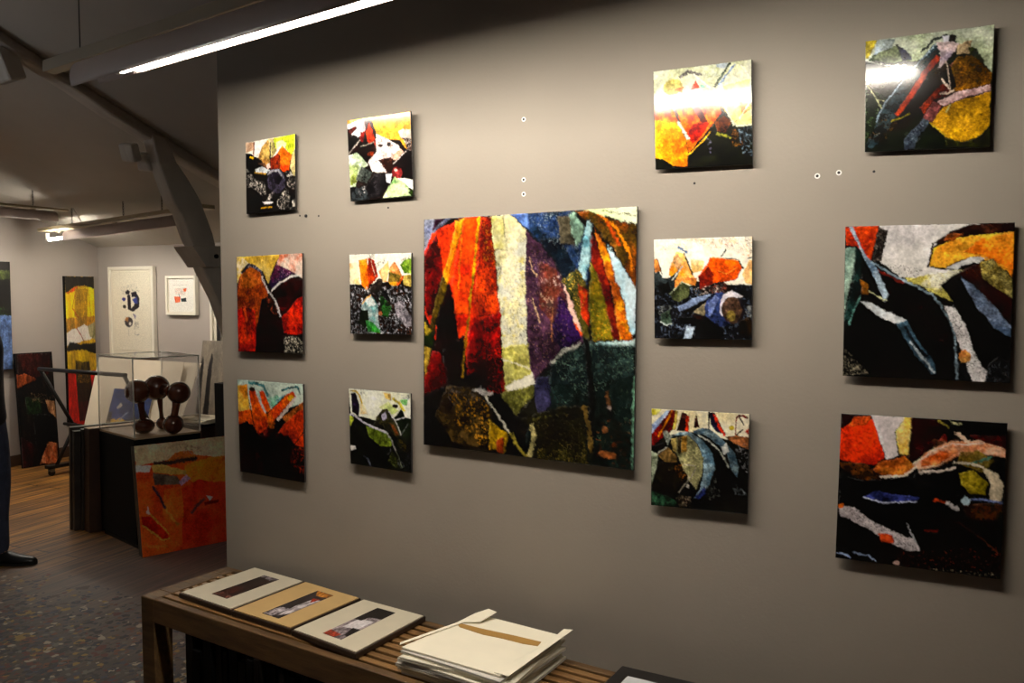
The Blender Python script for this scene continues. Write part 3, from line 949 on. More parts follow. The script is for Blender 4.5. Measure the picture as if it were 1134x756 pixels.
ART['p13']=((10, 9, 10),None,[
('P',(222,58,12),(200,45,10),[7,96,117,33,206,27,292,281,233,337,114,331,5,319]),
('P',(32,12,10),0,[0,0,94,2,15,104]),
('P',(200,84,26),(150,50,18),[41,90,90,18,198,11,163,66]),
('P',(222,212,212),0,[195,1,410,1,347,104,371,262,301,290]),
('P',(240,195,92),(245,226,160),[352,106,410,2,447,3,440,256,406,258,377,242]),
('P',(48,10,10),(30,8,8),[447,3,618,0,675,65,623,145,516,246,435,323]),
('P',(130,26,10),0,[610,149,642,95,667,145]),
('P',(12,9,9),0,[618,0,1000,0,1001,93,785,105]),
('P',(95,26,12),(45,14,10),[784,90,1001,86,1005,182,839,128]),
('S',(175,165,70),10,[604,8,664,53]),
('S',(200,195,150),9,[673,13,736,24]),
('P',(212,136,94),(230,188,160),[449,327,557,212,678,141,839,121,1004,167,1000,223,922,215,762,210,630,301,506,352]),
('P',(205,90,26),(220,150,90),[511,285,626,206,735,194,629,293,517,330]),
('S',(235,215,200),10,[477,312,571,218,692,155,866,141]),
('S',(235,205,180),21,[717,84,783,129]),
('P',(155,125,42),(110,95,40),[741,200,841,188,930,244,874,328,731,281]),
('S',(95,150,128),13,[792,283,844,260,912,227]),
('P',(132,118,20),(175,155,42),[741,349,820,314,905,393,896,472,800,467,754,408]),
('P',(210,195,168),(180,160,135),[866,289,952,325,992,399,983,497,920,494,919,392]),
('S',(225,212,190),13,[711,278,792,276,872,294]),
('P',(95,52,15),(40,24,10),[5,335,158,327,294,407,267,465,163,455,17,372]),
('P',(150,76,22),(205,130,45),[268,307,418,262,480,330,437,381,309,409,219,370]),
('P',(9,8,9),0,[482,370,719,323,762,476,597,524,426,472]),
('P',(10,9,9),0,[8,418,163,451,423,394,746,485,992,504,989,579,4,629]),
('S',(225,212,198),13,[272,409,409,393,480,333]),
('S',(215,200,188),15,[510,360,617,339,715,311]),
('P',(64,74,150),(30,36,75),[165,566,254,506,342,520,520,525,472,561,286,588]),
('S',(200,205,230),9,[168,566,301,583,489,556]),
('S',(200,76,30),16,[609,531,670,542]),
('S',(220,215,215),21,[677,549,734,575]),
('P',(185,208,220),0,[752,523,773,482,811,509,783,560]),
('S',(120,135,185),13,[814,504,907,504,999,500]),
('P',(26,26,10),(70,36,12),[749,546,995,511,991,616,807,638]),
('P',(205,196,198),(180,170,172),[4,629,111,641,248,729,439,800,499,808,530,877,443,886,281,820,114,729,22,700]),
('K',(50,36,38),(0.3,1),[4,629,111,641,248,729,439,800,499,808,530,877,443,886,281,820,114,729]),
('P',(205,76,26),(170,60,25),[265,795,353,795,375,851,294,844]),
('E',(200,100,30),0,[23,635,20,16]),
('S',(155,172,212),10,[9,966,63,965,101,981]),
('S',(165,182,215),10,[119,946,212,949,261,986]),
('S',(130,38,15),13,[547,736,626,729]),
('S',(64,32,16),9,[589,669,754,667,878,743,993,840]),
('S',(190,190,195),7,[443,705,467,773,500,823]),
('K',(130,50,25),(0.06,1),[371,903,991,788,1000,1000,376,1013]),
('E',(215,180,170),0,[389,977,20,14]),
('K',(190,180,150),(0.12,1),[588,982,999,967,1000,1000,589,1005]),
('G',(6,5,6),60,[645,681,350,124]),
('G',(235,160,110),40,[734,182,154,62]),
('G',(6,5,6),60,[580,87,126,93])])
ART['orange']=((190, 58, 24),(206, 84, 28),[
('P',(196,172,134),(205,185,155),[-6,-2,2128,5,2142,224,1000,186,724,138,381,164,195,167,12,189]),
('P',(198,192,188),0,[-9,175,192,192,161,254,-5,230]),
('P',(205,112,40),(180,90,40),[392,169,506,104,727,103,778,173,522,197]),
('K',(228,175,155),(0.4,2),[561,22,880,78,850,157,602,120]),
('P',(218,128,32),(200,95,28),[618,228,992,186,2140,204,2160,516,706,402,597,330]),
('S',(60,46,40),36,[239,179,450,188,596,185,772,181]),
('P',(192,158,82),(165,130,60),[192,192,331,195,634,284,611,322,207,258]),
('P',(102,86,70),(75,60,52),[202,263,512,318,559,400,217,374]),
('P',(205,155,185),0,[527,371,623,320,678,362,554,411]),
('P',(190,42,24),(210,60,28),[551,442,785,381,996,421,2160,516,2213,1367,506,996]),
('P',(215,95,30),(200,70,26),[331,428,553,414,557,682,406,939,284,646]),
('S',(58,40,50),30,[203,396,275,495,320,585]),
('S',(92,50,50),32,[662,675,731,615,832,578]),
('P',(228,205,195),0,[863,539,949,562,907,591]),
('S',(122,20,15),28,[851,614,1010,603]),
('P',(158,24,14),(190,40,18),[23,631,139,643,343,849,308,898,168,817,34,727]),
('S',(222,165,62),15,[35,717,169,804,260,880,351,874]),
('S',(218,150,55),15,[141,628,272,760,345,830]),
('S',(216,132,50),32,[336,615,426,723,474,759]),
('S',(210,110,40),26,[84,908,304,943]),
('P',(222,185,175),0,[91,612,115,547,133,631])])
ART['yellow']=((200, 150, 20),None,[
('P',(240,192,10),(245,205,30),[-12,94,998,68,1009,279,598,301,-19,280]),
('P',(15,12,10),(35,28,18),[0,0,1000,0,1000,87,696,64,386,66,8,115]),
('P',(225,70,14),0,[8,115,417,66,389,99,81,116]),
('P',(160,120,25),(200,150,20),[325,82,774,85,723,284,280,271]),
('K',(50,36,20),(0.42,1),[324,66,772,69,723,284,280,271]),
('S',(190,70,10),10,[329,124,213,215,419,274]),
('S',(195,85,10),10,[793,85,863,279]),
('P',(190,130,30),(130,95,30),[-19,280,1008,268,989,361,-13,372]),
('P',(228,218,208),0,[-25,378,225,356,601,323,939,367,869,425,422,441,-20,457]),
('S',(155,52,25),11,[350,345,481,389,582,439]),
('P',(120,115,70),(160,150,110),[729,334,982,312,1000,434,803,411]),
('P',(20,16,12),0,[-6,477,104,433,488,456,1002,451,1001,530,427,492,-5,502]),
('P',(202,166,15),(170,130,20),[-17,513,491,489,1001,530,1031,651,-21,647]),
('P',(188,24,10),(150,18,8),[-23,630,280,642,768,644,1015,633,1015,1009,0,1000]),
('P',(38,28,10),(90,70,15),[273,562,759,578,783,661,262,654]),
('P',(24,15,8),(40,24,10),[262,654,782,656,839,844,310,841]),
('K',(200,150,30),(0.25,2),[281,654,770,661,777,720,286,712]),
('P',(70,14,8),0,[310,841,839,844,889,977,355,973]),
('K',(20,8,6),(0.5,1),[310,841,839,844,889,977,355,973])])
ART['dark']=((24, 18, 15),None,[
('P',(54,20,15),(35,18,16),[80,15,948,15,880,207,520,226,52,184]),
('P',(165,84,40),(120,60,30),[27,188,275,187,544,242,8,307]),
('P',(20,30,16),(26,44,22),[196,386,601,410,612,541,224,540]),
('P',(160,120,84),(120,80,50),[729,429,963,441,993,600,797,532]),
('K',(160,130,95),(0.2,2),[351,357,968,384,960,482,392,438]),
('P',(150,76,38),(170,110,70),[455,984,718,797,959,822,917,997]),
('P',(48,10,8),(28,8,8),[17,726,344,803,266,995,1,997]),
('P',(8,8,8),0,[379,536,900,564,716,814,393,839])])
ART['poster']=((45, 70, 135),(34, 52, 95),[
('P',(225,172,30),(235,200,60),[92,793,189,771,243,820,326,726,476,799,398,987,114,1000]),
('P',(60,54,44),(110,95,60),[6,1000,-3,612,101,609,135,1000]),
('S',(150,165,190),43,[331,789,483,576]),
('P',(225,215,190),0,[181,492,261,351,315,429,224,531]),
('P',(70,55,40),(40,50,80),[485,765,915,582,1000,1000,432,1000])])
ART['canvas']=((14, 13, 15),(24, 20, 24),[
('P',(70,80,40),(40,50,25),[200,100,1000,80,1000,160,300,200]),
('P',(95,120,165),(80,105,150),[0,480,1000,500,1000,1000,0,1000]),
('K',(60,90,50),(0.5,2),[400,420,1000,420,1000,500,400,500])])
ART['blobs']=((238, 230, 208),None,[
('K',(150,150,150),(0.25,1),[214,203,577,148,737,264,257,301]),
('P',(20,16,30),0,[337,258,401,230,474,261,437,296,354,294]),
('P',(22,18,42),0,[388,304,471,296,491,490,395,481]),
('P',(20,16,36),0,[500,271,620,253,719,344,699,444,551,507,450,489,575,414,632,326,503,323]),
('P',(58,78,172),0,[521,359,649,318,667,411,566,398]),
('E',(40,46,150),0,[294,355,48,23]),
('E',(16,14,18),0,[307,447,48,23]),
('E',(44,38,44),(80,70,75),[411,638,110,66]),
('P',(202,142,82),0,[307,620,346,570,408,576,390,638]),
('E',(225,215,200),0,[444,660,31,20]),
('P',(172,162,195),0,[522,536,617,551,586,607]),
('K',(60,60,70),(0.5,1),[560,636,680,629,675,713,553,733]),
('S',(140,140,140),7,[569,754,573,796,687,796]),
('S',(170,165,165),7,[404,719,411,820])])
ART['small']=((240, 236, 226),None,[
('K',(228,140,112),(0.5,1),[225,281,728,268,660,489,274,464]),
('P',(238,102,42),0,[587,300,728,282,701,382,607,380]),
('P',(232,76,36),(240,120,80),[213,543,470,528,454,703,263,720]),
('P',(30,50,56),0,[482,594,695,570,719,687,502,689]),
('S',(70,120,130),25,[415,475,436,549]),
('S',(200,190,180),12,[191,186,731,182])])
ART['gray']=((138, 128, 112),(124, 115, 102),[
('P',(30,26,24),0,[20,1000,20,200,60,120,100,180,140,1000]),
('P',(28,24,24),0,[200,1000,220,220,280,90,330,140,360,1000]),
('P',(60,50,44),0,[500,1000,600,500,900,600,950,1000])])
ART['strip1']=((40, 28, 25),(58, 34, 30),[
('P',(85,36,24),(30,24,24),[200,600,800,500,700,850,300,900]),
('P',(120,110,112),0,[0,0,1000,0,900,140,100,100]),
('P',(110,70,60),0,[0,850,1000,900,1000,1000,0,1000])])
ART['strip2']=((38, 32, 34),(52, 44, 48),[
('P',(210,140,60),0,[0,0,1000,0,1000,140,400,160]),
('P',(225,218,220),(150,140,145),[600,300,1000,250,1000,800,700,950,550,600]),
('P',(200,190,195),(60,50,55),[100,720,600,680,550,980,50,980]),
('P',(150,50,30),0,[500,250,900,220,800,400])])
ART['strip3']=((160, 148, 150),(110, 100, 104),[
('P',(30,26,28),0,[0,0,1000,0,1000,280,0,320]),
('P',(225,218,220),0,[200,420,900,380,850,660,200,720]),
('P',(30,26,28),0,[0,300,450,300,400,450,0,450]),
('P',(150,60,40),0,[0,850,700,900,600,1000,0,1000]),
('P',(40,34,36),0,[600,660,1000,660,1000,900,800,880])])


# ---------------------------------------------------------------- materials
M = {}
M['wall_grey'] = mat('grey_wall_paint', (141, 132.5, 122), 0.62, 0.05, 3.0, 0.06, 90, spec=0.3)
M['wall_back'] = mat('pale_grey_wall_paint', (176, 168, 160), 0.8, 0.05, 2.0, 0.05, 60, spec=0.2)
M['ceiling'] = mat('off_white_plaster', (190, 184, 174), 0.9, 0.06, 2.5, 0.10, 12, spec=0.1)
M['timber'] = mat('whitewashed_timber', (216, 209, 198), 0.85, 0.18, 4.0, 0.5, 14, spec=0.15, stretch=(3, 1, 1))
M['baseboard'] = mat('brown_baseboard', (74, 52, 36), 0.6, 0.2, 5)
M['bench'] = mat('brown_bench_wood', (100, 74, 42), 0.5, 0.4, 9, 0.15, 40, stretch=(0.6, 6, 6), col2=(70, 50, 28))
M['slat'] = mat('oiled_slat_wood', (140, 104, 60), 0.42, 0.3, 9, 0.15, 40, stretch=(0.6, 8, 8), col2=(104, 74, 42))
M['black'] = mat('black_painted_board', (11, 11, 12), 0.65, 0.2, 5, spec=0.15)
M['black_edge'] = mat('dark_panel_edge', (40, 36, 36), 0.4, 0.2, 12)
M['batten'] = mat('grey_aluminium', (120, 120, 122), 0.4, 0.1, 8, metal=0.6)
M['white_frame'] = mat('white_lacquered_wood', (238, 232, 216), 0.4, 0.04, 5)
M['mount'] = mat('cream_mount_board', (236, 228, 208), 0.85, 0.03, 30)
M['mat_white'] = mat('ivory_mount_board', (214, 204, 180), 0.5, 0.04, 20, spec=0.5, coat=1.0)
M['mat_tan'] = mat('tan_mount_board', (208, 172, 112), 0.5, 0.05, 20, spec=0.5, coat=1.0)
M['frame_brown'] = mat('dark_brown_frame', (52, 36, 26), 0.4, 0.3, 20, stretch=(1, 6, 6))
M['mat_black'] = mat('black_mount_board', (26, 24, 24), 0.35, 0.1, 30)
M['pale_print'] = mat('pale_blue_grey_print', (205, 208, 210), 0.3, 0.06, 8)
M['paper'] = mat('white_paper', (238, 230, 208), 0.75, 0.04, 12)
M['paper_grey'] = mat('greyish_white_paper', (214, 208, 198), 0.75, 0.06, 12)
M['kraft'] = mat('brown_kraft_paper', (168, 128, 62), 0.7, 0.15, 15)
M['lamp_body'] = mat('pinkish_grey_enamel', (186, 168, 160), 0.45, 0.08, 4)
M['lamp_inner'] = mat('white_enamel', (235, 228, 220), 0.4, 0.03, 4)
M['rail'] = mat('cream_enamel', (178, 164, 132), 0.4, 0.08, 4)
M['cable'] = mat('dark_cable', (46, 42, 40), 0.5, 0.1, 10)
M['white_cable'] = mat('white_plastic_cable', (225, 220, 208), 0.4, 0.05, 10)
M['chain'] = mat('dark_steel_chain', (70, 66, 60), 0.4, 0.2, 20, metal=0.7)
M['tube_front'] = emit_mat('lit_fluorescent_tube', TUBE_COLOR, TUBE_FRONT)
M['tube_back'] = emit_mat('lit_fluorescent_tube_back', TUBE_COLOR, TUBE_BACK)
M['tube_fill'] = emit_mat('added_fill_tube', (0.92, 0.95, 1.0), TUBE_FILL)
M['acrylic'] = glass_mat('clear_acrylic')
def edge_mat():
    m = mat('polished_acrylic_edge', (235, 235, 228), 0.12, 0.05, 10)
    nt = m.node_tree
    tr = nt.nodes.new('ShaderNodeBsdfTranslucent'); tr.inputs[0].default_value = (.9, .9, .86, 1)
    mx = nt.nodes.new('ShaderNodeMixShader'); mx.inputs[0].default_value = .45
    out = [n for n in nt.nodes if n.type == 'OUTPUT_MATERIAL'][0]
    nt.links.new(nt.nodes['Principled BSDF'].outputs[0], mx.inputs[1]); nt.links.new(tr.outputs[0], mx.inputs[2]); nt.links.new(mx.outputs[0], out.inputs[0])
    return m
M['acrylic_edge'] = edge_mat()
M['sculpture'] = mat('polished_brown_gourd', (104, 54, 34), 0.16, 0.45, 5, spec=0.7, coat=0.6)
M['plinth_top'] = mat('beige_case_floor', (192, 162, 126), 0.6, 0.12, 8)
M['dark_brown'] = mat('dark_brown_wood', (58, 36, 22), 0.45, 0.35, 6, stretch=(6, 6, 0.6))
M['dark_umber'] = mat('dark_umber_board', (26, 20, 16), 0.6, 0.3, 6, spec=0.2)
M['edge_silver'] = mat('worn_dark_metal_edge', (64, 58, 52), 0.35, 0.3, 8, metal=0.3)
M['rack'] = mat('black_steel_tube', (24, 21, 20), 0.45, 0.2, 8, spec=0.3)
M['caster'] = mat('grey_caster', (110, 106, 100), 0.35, 0.2, 8, metal=0.6)
M['rubber'] = mat('black_rubber', (20, 20, 20), 0.6, 0.2, 8)
M['board_white'] = mat('off_white_board', (232, 218, 192), 0.7, 0.05, 4)
M['plug_ring'] = mat('pale_filler', (232, 230, 226), 0.7, 0.08, 40)
M['plug_hole'] = mat('dark_screw_hole', (22, 20, 20), 0.7, 0.1, 40)
M['screw'] = mat('dark_steel_screw', (60, 58, 60), 0.35, 0.1, 40, metal=0.8)
M['jeans'] = mat('blue_denim', (56, 62, 84), 0.85, 0.3, 20, 0.3, 200)
M['jacket'] = mat('dark_jacket_cloth', (30, 24, 26), 0.85, 0.25, 14, 0.3, 120)
M['skin'] = mat('skin', (190, 140, 112), 0.5, 0.08, 10)
M['hair'] = mat('brown_hair', (52, 36, 24), 0.6, 0.4, 30, 0.5, 60)
M['shoe'] = mat('black_shoe_leather', (16, 15, 16), 0.4, 0.2, 10)
M['art'] = art_mat('glossy_photo_print')
M['art_matte'] = art_mat('matte_paint_on_canvas', 0.45)
M['art_satin'] = art_mat('satin_varnished_picture', 0.6, spec=0.12)
M['art_plexi'] = art_mat('picture_behind_acrylic', 0.08)

def floor_mat():
    m, nt, b = newmat('old_plank_floor_with_paint_drips')
    L = nt.links
    N = nt.nodes.new
    tc = N('ShaderNodeTexCoord')
    mp = N('ShaderNodeMapping')
    mp.inputs['Rotation'].default_value = (0, 0, R(84))
    L.new(tc.outputs['Object'], mp.inputs[0])
    br = N('ShaderNodeTexBrick')
    br.inputs['Color1'].default_value = (*lin((172, 122, 48)), 1)
    br.inputs['Color2'].default_value = (*lin((130, 88, 34)), 1)
    br.inputs['Mortar'].default_value = (*lin((34, 22, 14)), 1)
    br.inputs['Scale'].default_value = 1.0
    br.inputs['Mortar Size'].default_value = 0.006
    br.inputs['Brick Width'].default_value = 2.4
    br.inputs['Row Height'].default_value = 0.13
    L.new(mp.outputs[0], br.inputs['Vector'])
    mp2 = N('ShaderNodeMapping')
    mp2.inputs['Scale'].default_value = (0.8, 14, 1)
    L.new(mp.outputs[0], mp2.inputs[0])
    gr = N('ShaderNodeTexNoise')
    gr.inputs['Scale'].default_value = 3.0
    gr.inputs['Detail'].default_value = 6
    L.new(mp2.outputs[0], gr.inputs['Vector'])
    rr = N('ShaderNodeValToRGB')
    rr.color_ramp.elements[0].position = 0.3; rr.color_ramp.elements[0].color = (0.35, 0.33, 0.3, 1)
    rr.color_ramp.elements[1].position = 0.7; rr.color_ramp.elements[1].color = (1.25, 1.2, 1.1, 1)
    L.new(gr.outputs['Fac'], rr.inputs[0])
    mul = N('ShaderNodeMixRGB'); mul.blend_type = 'MULTIPLY'; mul.inputs[0].default_value = 1
    L.new(br.outputs['Color'], mul.inputs[1]); L.new(rr.outputs[0], mul.inputs[2])
    # worn greyish zone in the front half of the room
    sx = N('ShaderNodeSeparateXYZ')
    L.new(tc.outputs['Object'], sx.inputs[0])
    wn = N('ShaderNodeTexNoise'); wn.inputs['Scale'].default_value = 1.1; wn.inputs['Detail'].default_value = 5
    L.new(tc.outputs['Object'], wn.inputs['Vector'])
    ad = N('ShaderNodeMath'); ad.operation = 'MULTIPLY_ADD'; ad.inputs[1].default_value = 1.4
    L.new(wn.outputs['Fac'], ad.inputs[0]); L.new(sx.outputs['X'], ad.inputs[2])
    zx = N('ShaderNodeMapRange'); zx.inputs[1].default_value = -4.6; zx.inputs[2].default_value = -3.5
    L.new(ad.outputs[0], zx.inputs[0])
    g1 = N('ShaderNodeMixRGB'); g1.inputs[2].default_value = (*lin((116, 104, 102)), 1)
    gm = N('ShaderNodeMath'); gm.operation = 'MULTIPLY'; gm.inputs[1].default_value = 0.85
    L.new(zx.outputs[0], gm.inputs[0])
    L.new(gm.outputs[0], g1.inputs[0]); L.new(mul.outputs[0], g1.inputs[1])
    g2 = N('ShaderNodeMixRGB'); g2.blend_type = 'MULTIPLY'; g2.inputs[0].default_value = 0.55
    L.new(g1.outputs[0], g2.inputs[1]); L.new(rr.outputs[0], g2.inputs[2])
    prev = g2.outputs[0]
    # spatter: dense towards the studio corner (low y, x > -5)
    yn = N('ShaderNodeMath'); yn.operation = 'MULTIPLY_ADD'; yn.inputs[1].default_value = 0.9
    L.new(wn.outputs['Fac'], yn.inputs[0]); L.new(sx.outputs['Y'], yn.inputs[2])
    zy = N('ShaderNodeMapRange'); zy.inputs[1].default_value = 1.0; zy.inputs[2].default_value = 0.25
    L.new(yn.outputs[0], zy.inputs[0])
    under = N('ShaderNodeMixRGB'); under.inputs[2].default_value = (*lin((38, 33, 30)), 1)
    um = N('ShaderNodeMath'); um.operation = 'MULTIPLY'; um.inputs[1].default_value = 0.8
    L.new(zy.outputs[0], um.inputs[0]); L.new(um.outputs[0], under.inputs[0]); L.new(prev, under.inputs[1])
    prev = under.outputs[0]
    for i, (sc, lo, hi) in enumerate(((11, 0.40, 0.40), (21, 0.48, 0.75), (40, 0.55, 0.85))):
        vo = N('ShaderNodeTexVoronoi'); vo.inputs['Scale'].default_value = sc
        wv = N('ShaderNodeTexNoise'); wv.inputs['Scale'].default_value = sc * 0.9; wv.inputs['Detail'].default_value = 3
        L.new(tc.outputs['Object'], wv.inputs['Vector'])
        wm = N('ShaderNodeMixRGB'); wm.blend_type = 'ADD'; wm.inputs[0].default_value = 1.2 / sc
        L.new(tc.outputs['Object'], wm.inputs[1]); L.new(wv.outputs['Color'], wm.inputs[2])
        L.new(wm.outputs[0], vo.inputs['Vector'])
        sp = N('ShaderNodeSeparateColor'); L.new(vo.outputs['Color'], sp.inputs[0])
        ramp = N('ShaderNodeValToRGB')
        ramp.color_ramp.interpolation = 'CONSTANT'
        cols = [(36, 31, 29), (98, 92, 84), (108, 56, 28), (52, 56, 70), (158, 144, 124), (88, 34, 22), (34, 34, 46), (138, 108, 44), (60, 54, 46), (24, 28, 40), (72, 56, 42), (28, 24, 22)]
        el = ramp.color_ramp.elements
        for j, c in enumerate(cols):
            e = el[j] if j < 2 else el.new(j / len(cols))
            e.position = j / len(cols); e.color = (*lin(c), 1)
        L.new(sp.outputs[0], ramp.inputs[0])
        # drop if random green channel above density threshold and close to the cell centre
        lt = N('ShaderNodeMath'); lt.operation = 'LESS_THAN'; lt.inputs[1].default_value = lo
        L.new(vo.outputs['Distance'], lt.inputs[0])
        th = N('ShaderNodeMath'); th.operation = 'MULTIPLY'; th.inputs[1].default_value = hi
        L.new(zy.outputs[0], th.inputs[0])
        l2 = N('ShaderNodeMath'); l2.operation = 'LESS_THAN'
        L.new(sp.outputs[1], l2.inputs[0]); L.new(th.outputs[0], l2.inputs[1])
        an = N('ShaderNodeMath'); an.operation = 'MULTIPLY'
        L.new(lt.outputs[0], an.inputs[0]); L.new(l2.outputs[0], an.inputs[1])
        mx = N('ShaderNodeMixRGB'); L.new(an.outputs[0], mx.inputs[0]); L.new(prev, mx.inputs[1]); L.new(ramp.outputs[0], mx.inputs[2])
        prev = mx.outputs[0]
    L.new(prev, b.inputs['Base Color'])
    b.inputs['Roughness'].default_value = 0.55
    bp = N('ShaderNodeBump'); bp.inputs['Strength'].default_value = 0.25; bp.inputs['Distance'].default_value = 0.01
    L.new(gr.outputs['Fac'], bp.inputs['Height']); L.new(bp.outputs[0], b.inputs['Normal'])
    return m
M['floor'] = floor_mat()

# ---------------------------------------------------------------- room shell
XL, XR, YB, YF = -7.68, 3.2, 2.967, -6.2      # left, right, back, front walls
ZE, SL = 2.059, 0.3825                        # eave height at the back wall, roof slope
def zc(y): return ZE + SL * (YB - y)
YR = -2.7                                     # ridge
ZR = zc(YR)
ZF = ZR - SL * (YR - YF)
struct(MB().box((XL - .15, YF - .15, -.12), (XR + .15, YB + .15, 0)).build('floor', M['floor']))
c = MB()
c.hexa([(XL - .15, YB + .15, zc(YB + .15)), (XR + .15, YB + .15, zc(YB + .15)), (XR + .15, YR, ZR), (XL - .15, YR, ZR)],
       [(XL - .15, YB + .15, zc(YB + .15) + .12), (XR + .15, YB + .15, zc(YB + .15) + .12), (XR + .15, YR, ZR + .12), (XL - .15, YR, ZR + .12)])
c.hexa([(XL - .15, YR, ZR), (XR + .15, YR, ZR), (XR + .15, YF - .15, ZF - .05), (XL - .15, YF - .15, ZF - .05)],
       [(XL - .15, YR, ZR + .12), (XR + .15, YR, ZR + .12), (XR + .15, YF - .15, ZF + .07), (XL - .15, YF - .15, ZF + .07)])
struct(c.build('ceiling', M['ceiling']))
gable = [(YF - .15, 0), (YB + .15, 0), (YB + .15, zc(YB + .15)), (YR, ZR), (YF - .15, ZF - .05)]
struct(MB().prism_x(gable, XL - .15, XL).build('wall_left', M['wall_back']))
struct(MB().prism_x(gable, XR, XR + .15).build('wall_right', M['wall_grey']))
struct(MB().box((XL, YB, 0), (XR, YB + .15, zc(YB))).build('wall_back', M['wall_back']))
struct(MB().box((XL, YF - .15, 0), (XR, YF, ZF)).build('wall_front', M['wall_back']))
XC = -2.585                                   # free end of the hanging wall
struct(MB().prism_x([(0, 0), (.14, 0), (.14, zc(.14)), (0, zc(0))], XC, XR).build('wall_center', M['wall_grey']))
struct(MB().box((XL, YF, 0), (XL + .018, YB, .10)).build('baseboard_left', M['baseboard']))
struct(MB().box((XL + .018, YB - .018, 0), (XR, YB, .10)).build('baseboard_back', M['baseboard']))

# ---------------------------------------------------------------- roof truss
rt = thing('roof_truss', 'whitewashed crooked timber roof truss with curved leg', 'beam', (-4.75, 2.1, 0))
rng = random.Random(4)
ys = [-2.6 + i * (5.4 / 22) for i in range(23)]
lo = [(y, zc(y) - .055 - .02 * rng.random()) for y in ys]
hi = [(y, zc(y) + .01) for y in ys]
MB().strip(lo, hi, -4.85, -4.71).build('rafter', M['timber'], rt, bevel=.02)
left = [(1.33, 2.66), (1.38, 2.462), (1.426, 2.363), (1.494, 2.205), (1.556, 2.141), (1.618, 1.983), (1.654, 1.915), (1.74, 1.74), (1.85, 1.56), (1.96, 1.3), (2.03, 1.0), (2.1, 0.0)]
right = [(1.45, 2.64), (1.529, 2.482), (1.628, 2.372), (1.721, 2.242), (1.777, 2.12), (1.82, 2.02), (1.84, 1.94), (1.91, 1.76), (2.02, 1.58), (2.13, 1.3), (2.21, 1.0), (2.3, 0.0)]
MB().strip(left, right, -4.81, -4.70).build('curved_leg', M['timber'], rt, bevel=.015)
cb = MB().prism_x([(1.60, 1.925), (1.86, 1.935), (1.85, 1.785), (1.72, 1.782)], -4.86, -4.66)
cbo = cb.build('clamp_block', M['timber'], rt, bevel=.006)
MB().tube([(-4.66, 1.80, 1.86), (-4.645, 1.80, 1.86)], .016, 8).build('bolt', M['screw'], cbo)
for (y, z) in ((1.24, 2.545), (1.36, 2.50)):
    MB().box((-.05, -.035, -.06), (.07, .035, .06), Matrix.Translation((-4.85, y + .03, z - .02)) @ Euler((R(20), R(6), R(5))).to_matrix().to_4x4()).build('purlin_end', M['timber'], rt, bevel=.015)
MB().box((-.08, -.06, -.10), (.10, .05, .09), Matrix.Translation((-4.85, .47, 2.90)) @ Euler((R(20), R(-5), R(4))).to_matrix().to_4x4()).build('purlin_end', M['timber'], rt, bevel=.015)

# ---------------------------------------------------------------- fluorescent lamps
def lamp(name, label, a, b, tilt, tube_mat, rail_ext=(0.5, 0.3), hood_ext=(0.2, 0.1), hood_w=.05, hood_h=.075, lip=-.010, rail=(.0, .045, .04), group=None):
    """tube axis a->b; hood = trough above it, opening down; rail on top; tilt turns the mouth to the left of a->b"""
    a = Vector(a); b = Vector(b)
    t = thing(name, label, 'lamp', (a + b) / 2, group)
    d = (b - a).normalized()
    side = Vector((0, 0, 1)).cross(d).normalized()      # left of the direction of travel
    up = d.cross(side)
    Mx = Matrix((( *d, 0), (*side, 0), (*up, 0), (0, 0, 0, 1))).transposed()
    Mx = Matrix.Translation(a) @ Mx
    Ln = (b - a).length
    n = 18
    bm = MB()
    prof = []
    for rr in (1.0, .93):
        prof.append([(hood_w * rr * math.cos(math.pi * k / n), lip + hood_h * rr * math.sin(math.pi * k / n)) for k in range(n + 1)])
    rot = Matrix.Rotation(tilt, 3, 'X')
    def V(x, y, z):
        p = rot @ Vector((0, y, z))
        return Mx @ Vector((x, p.y, p.z))
    x0, x1 = -hood_ext[0], Ln + hood_ext[1]
    def ring(x, pr): return [bm.bm.verts.new(V(x, *p)) for p in pr]
    O0, O1 = ring(x0, prof[0]), ring(x1, prof[0])
    I0, I1 = ring(x0, prof[1]), ring(x1, prof[1])
    for k in range(n):
        for A0, A1 in ((O0, O1), (I0, I1)):
            f = bm.bm.faces.new((A0[k], A0[k + 1], A1[k + 1], A1[k])); f.smooth = True
        bm.bm.faces.new((O0[k], I0[k], I0[k + 1], O0[k + 1])); bm.bm.faces.new((O1[k], O1[k + 1], I1[k + 1], I1[k]))
    for k in (0, n):
        bm.bm.faces.new((O0[k], O1[k], I1[k], I0[k]))
    hood = bm.build('reflector_hood', M['lamp_body'], t)
    top = V(0, 0, hood_h).z
    zr = hood_h + lip + .012
    MB().box((-rail_ext[0], rail[0], zr), (Ln + rail_ext[1], rail[1], zr + rail[2]), Mx).build('mounting_rail', M['rail'], t, bevel=.003)
    for x in (0.12, Ln * .5, Ln - .12):
        MB().box((x - .02, .008, (hood_h + lip) * .9), (x + .02, .03, zr), Mx).build('bracket', M['rail'], t)
    tb = MB().tube([Mx @ Vector((0, 0, 0)), Mx @ Vector((Ln, 0, 0))], .013, 14).build('fluorescent_tube', tube_mat, t)
    for x, s in ((0, -1), (Ln, 1)):
        MB().tube([Mx @ Vector((x, 0, 0)), Mx @ Vector((x + s * .03, 0, 0))], .014, 12).build('tube_socket', M['white_cable'], t)
        MB().box((x + s * .03 - .008, -.014, -.004), (x + s * .03 + .008, .014, (hood_h + lip) * .9), Mx).build('socket_holder', M['lamp_inner'], t)
    return t, Mx, Ln, zr

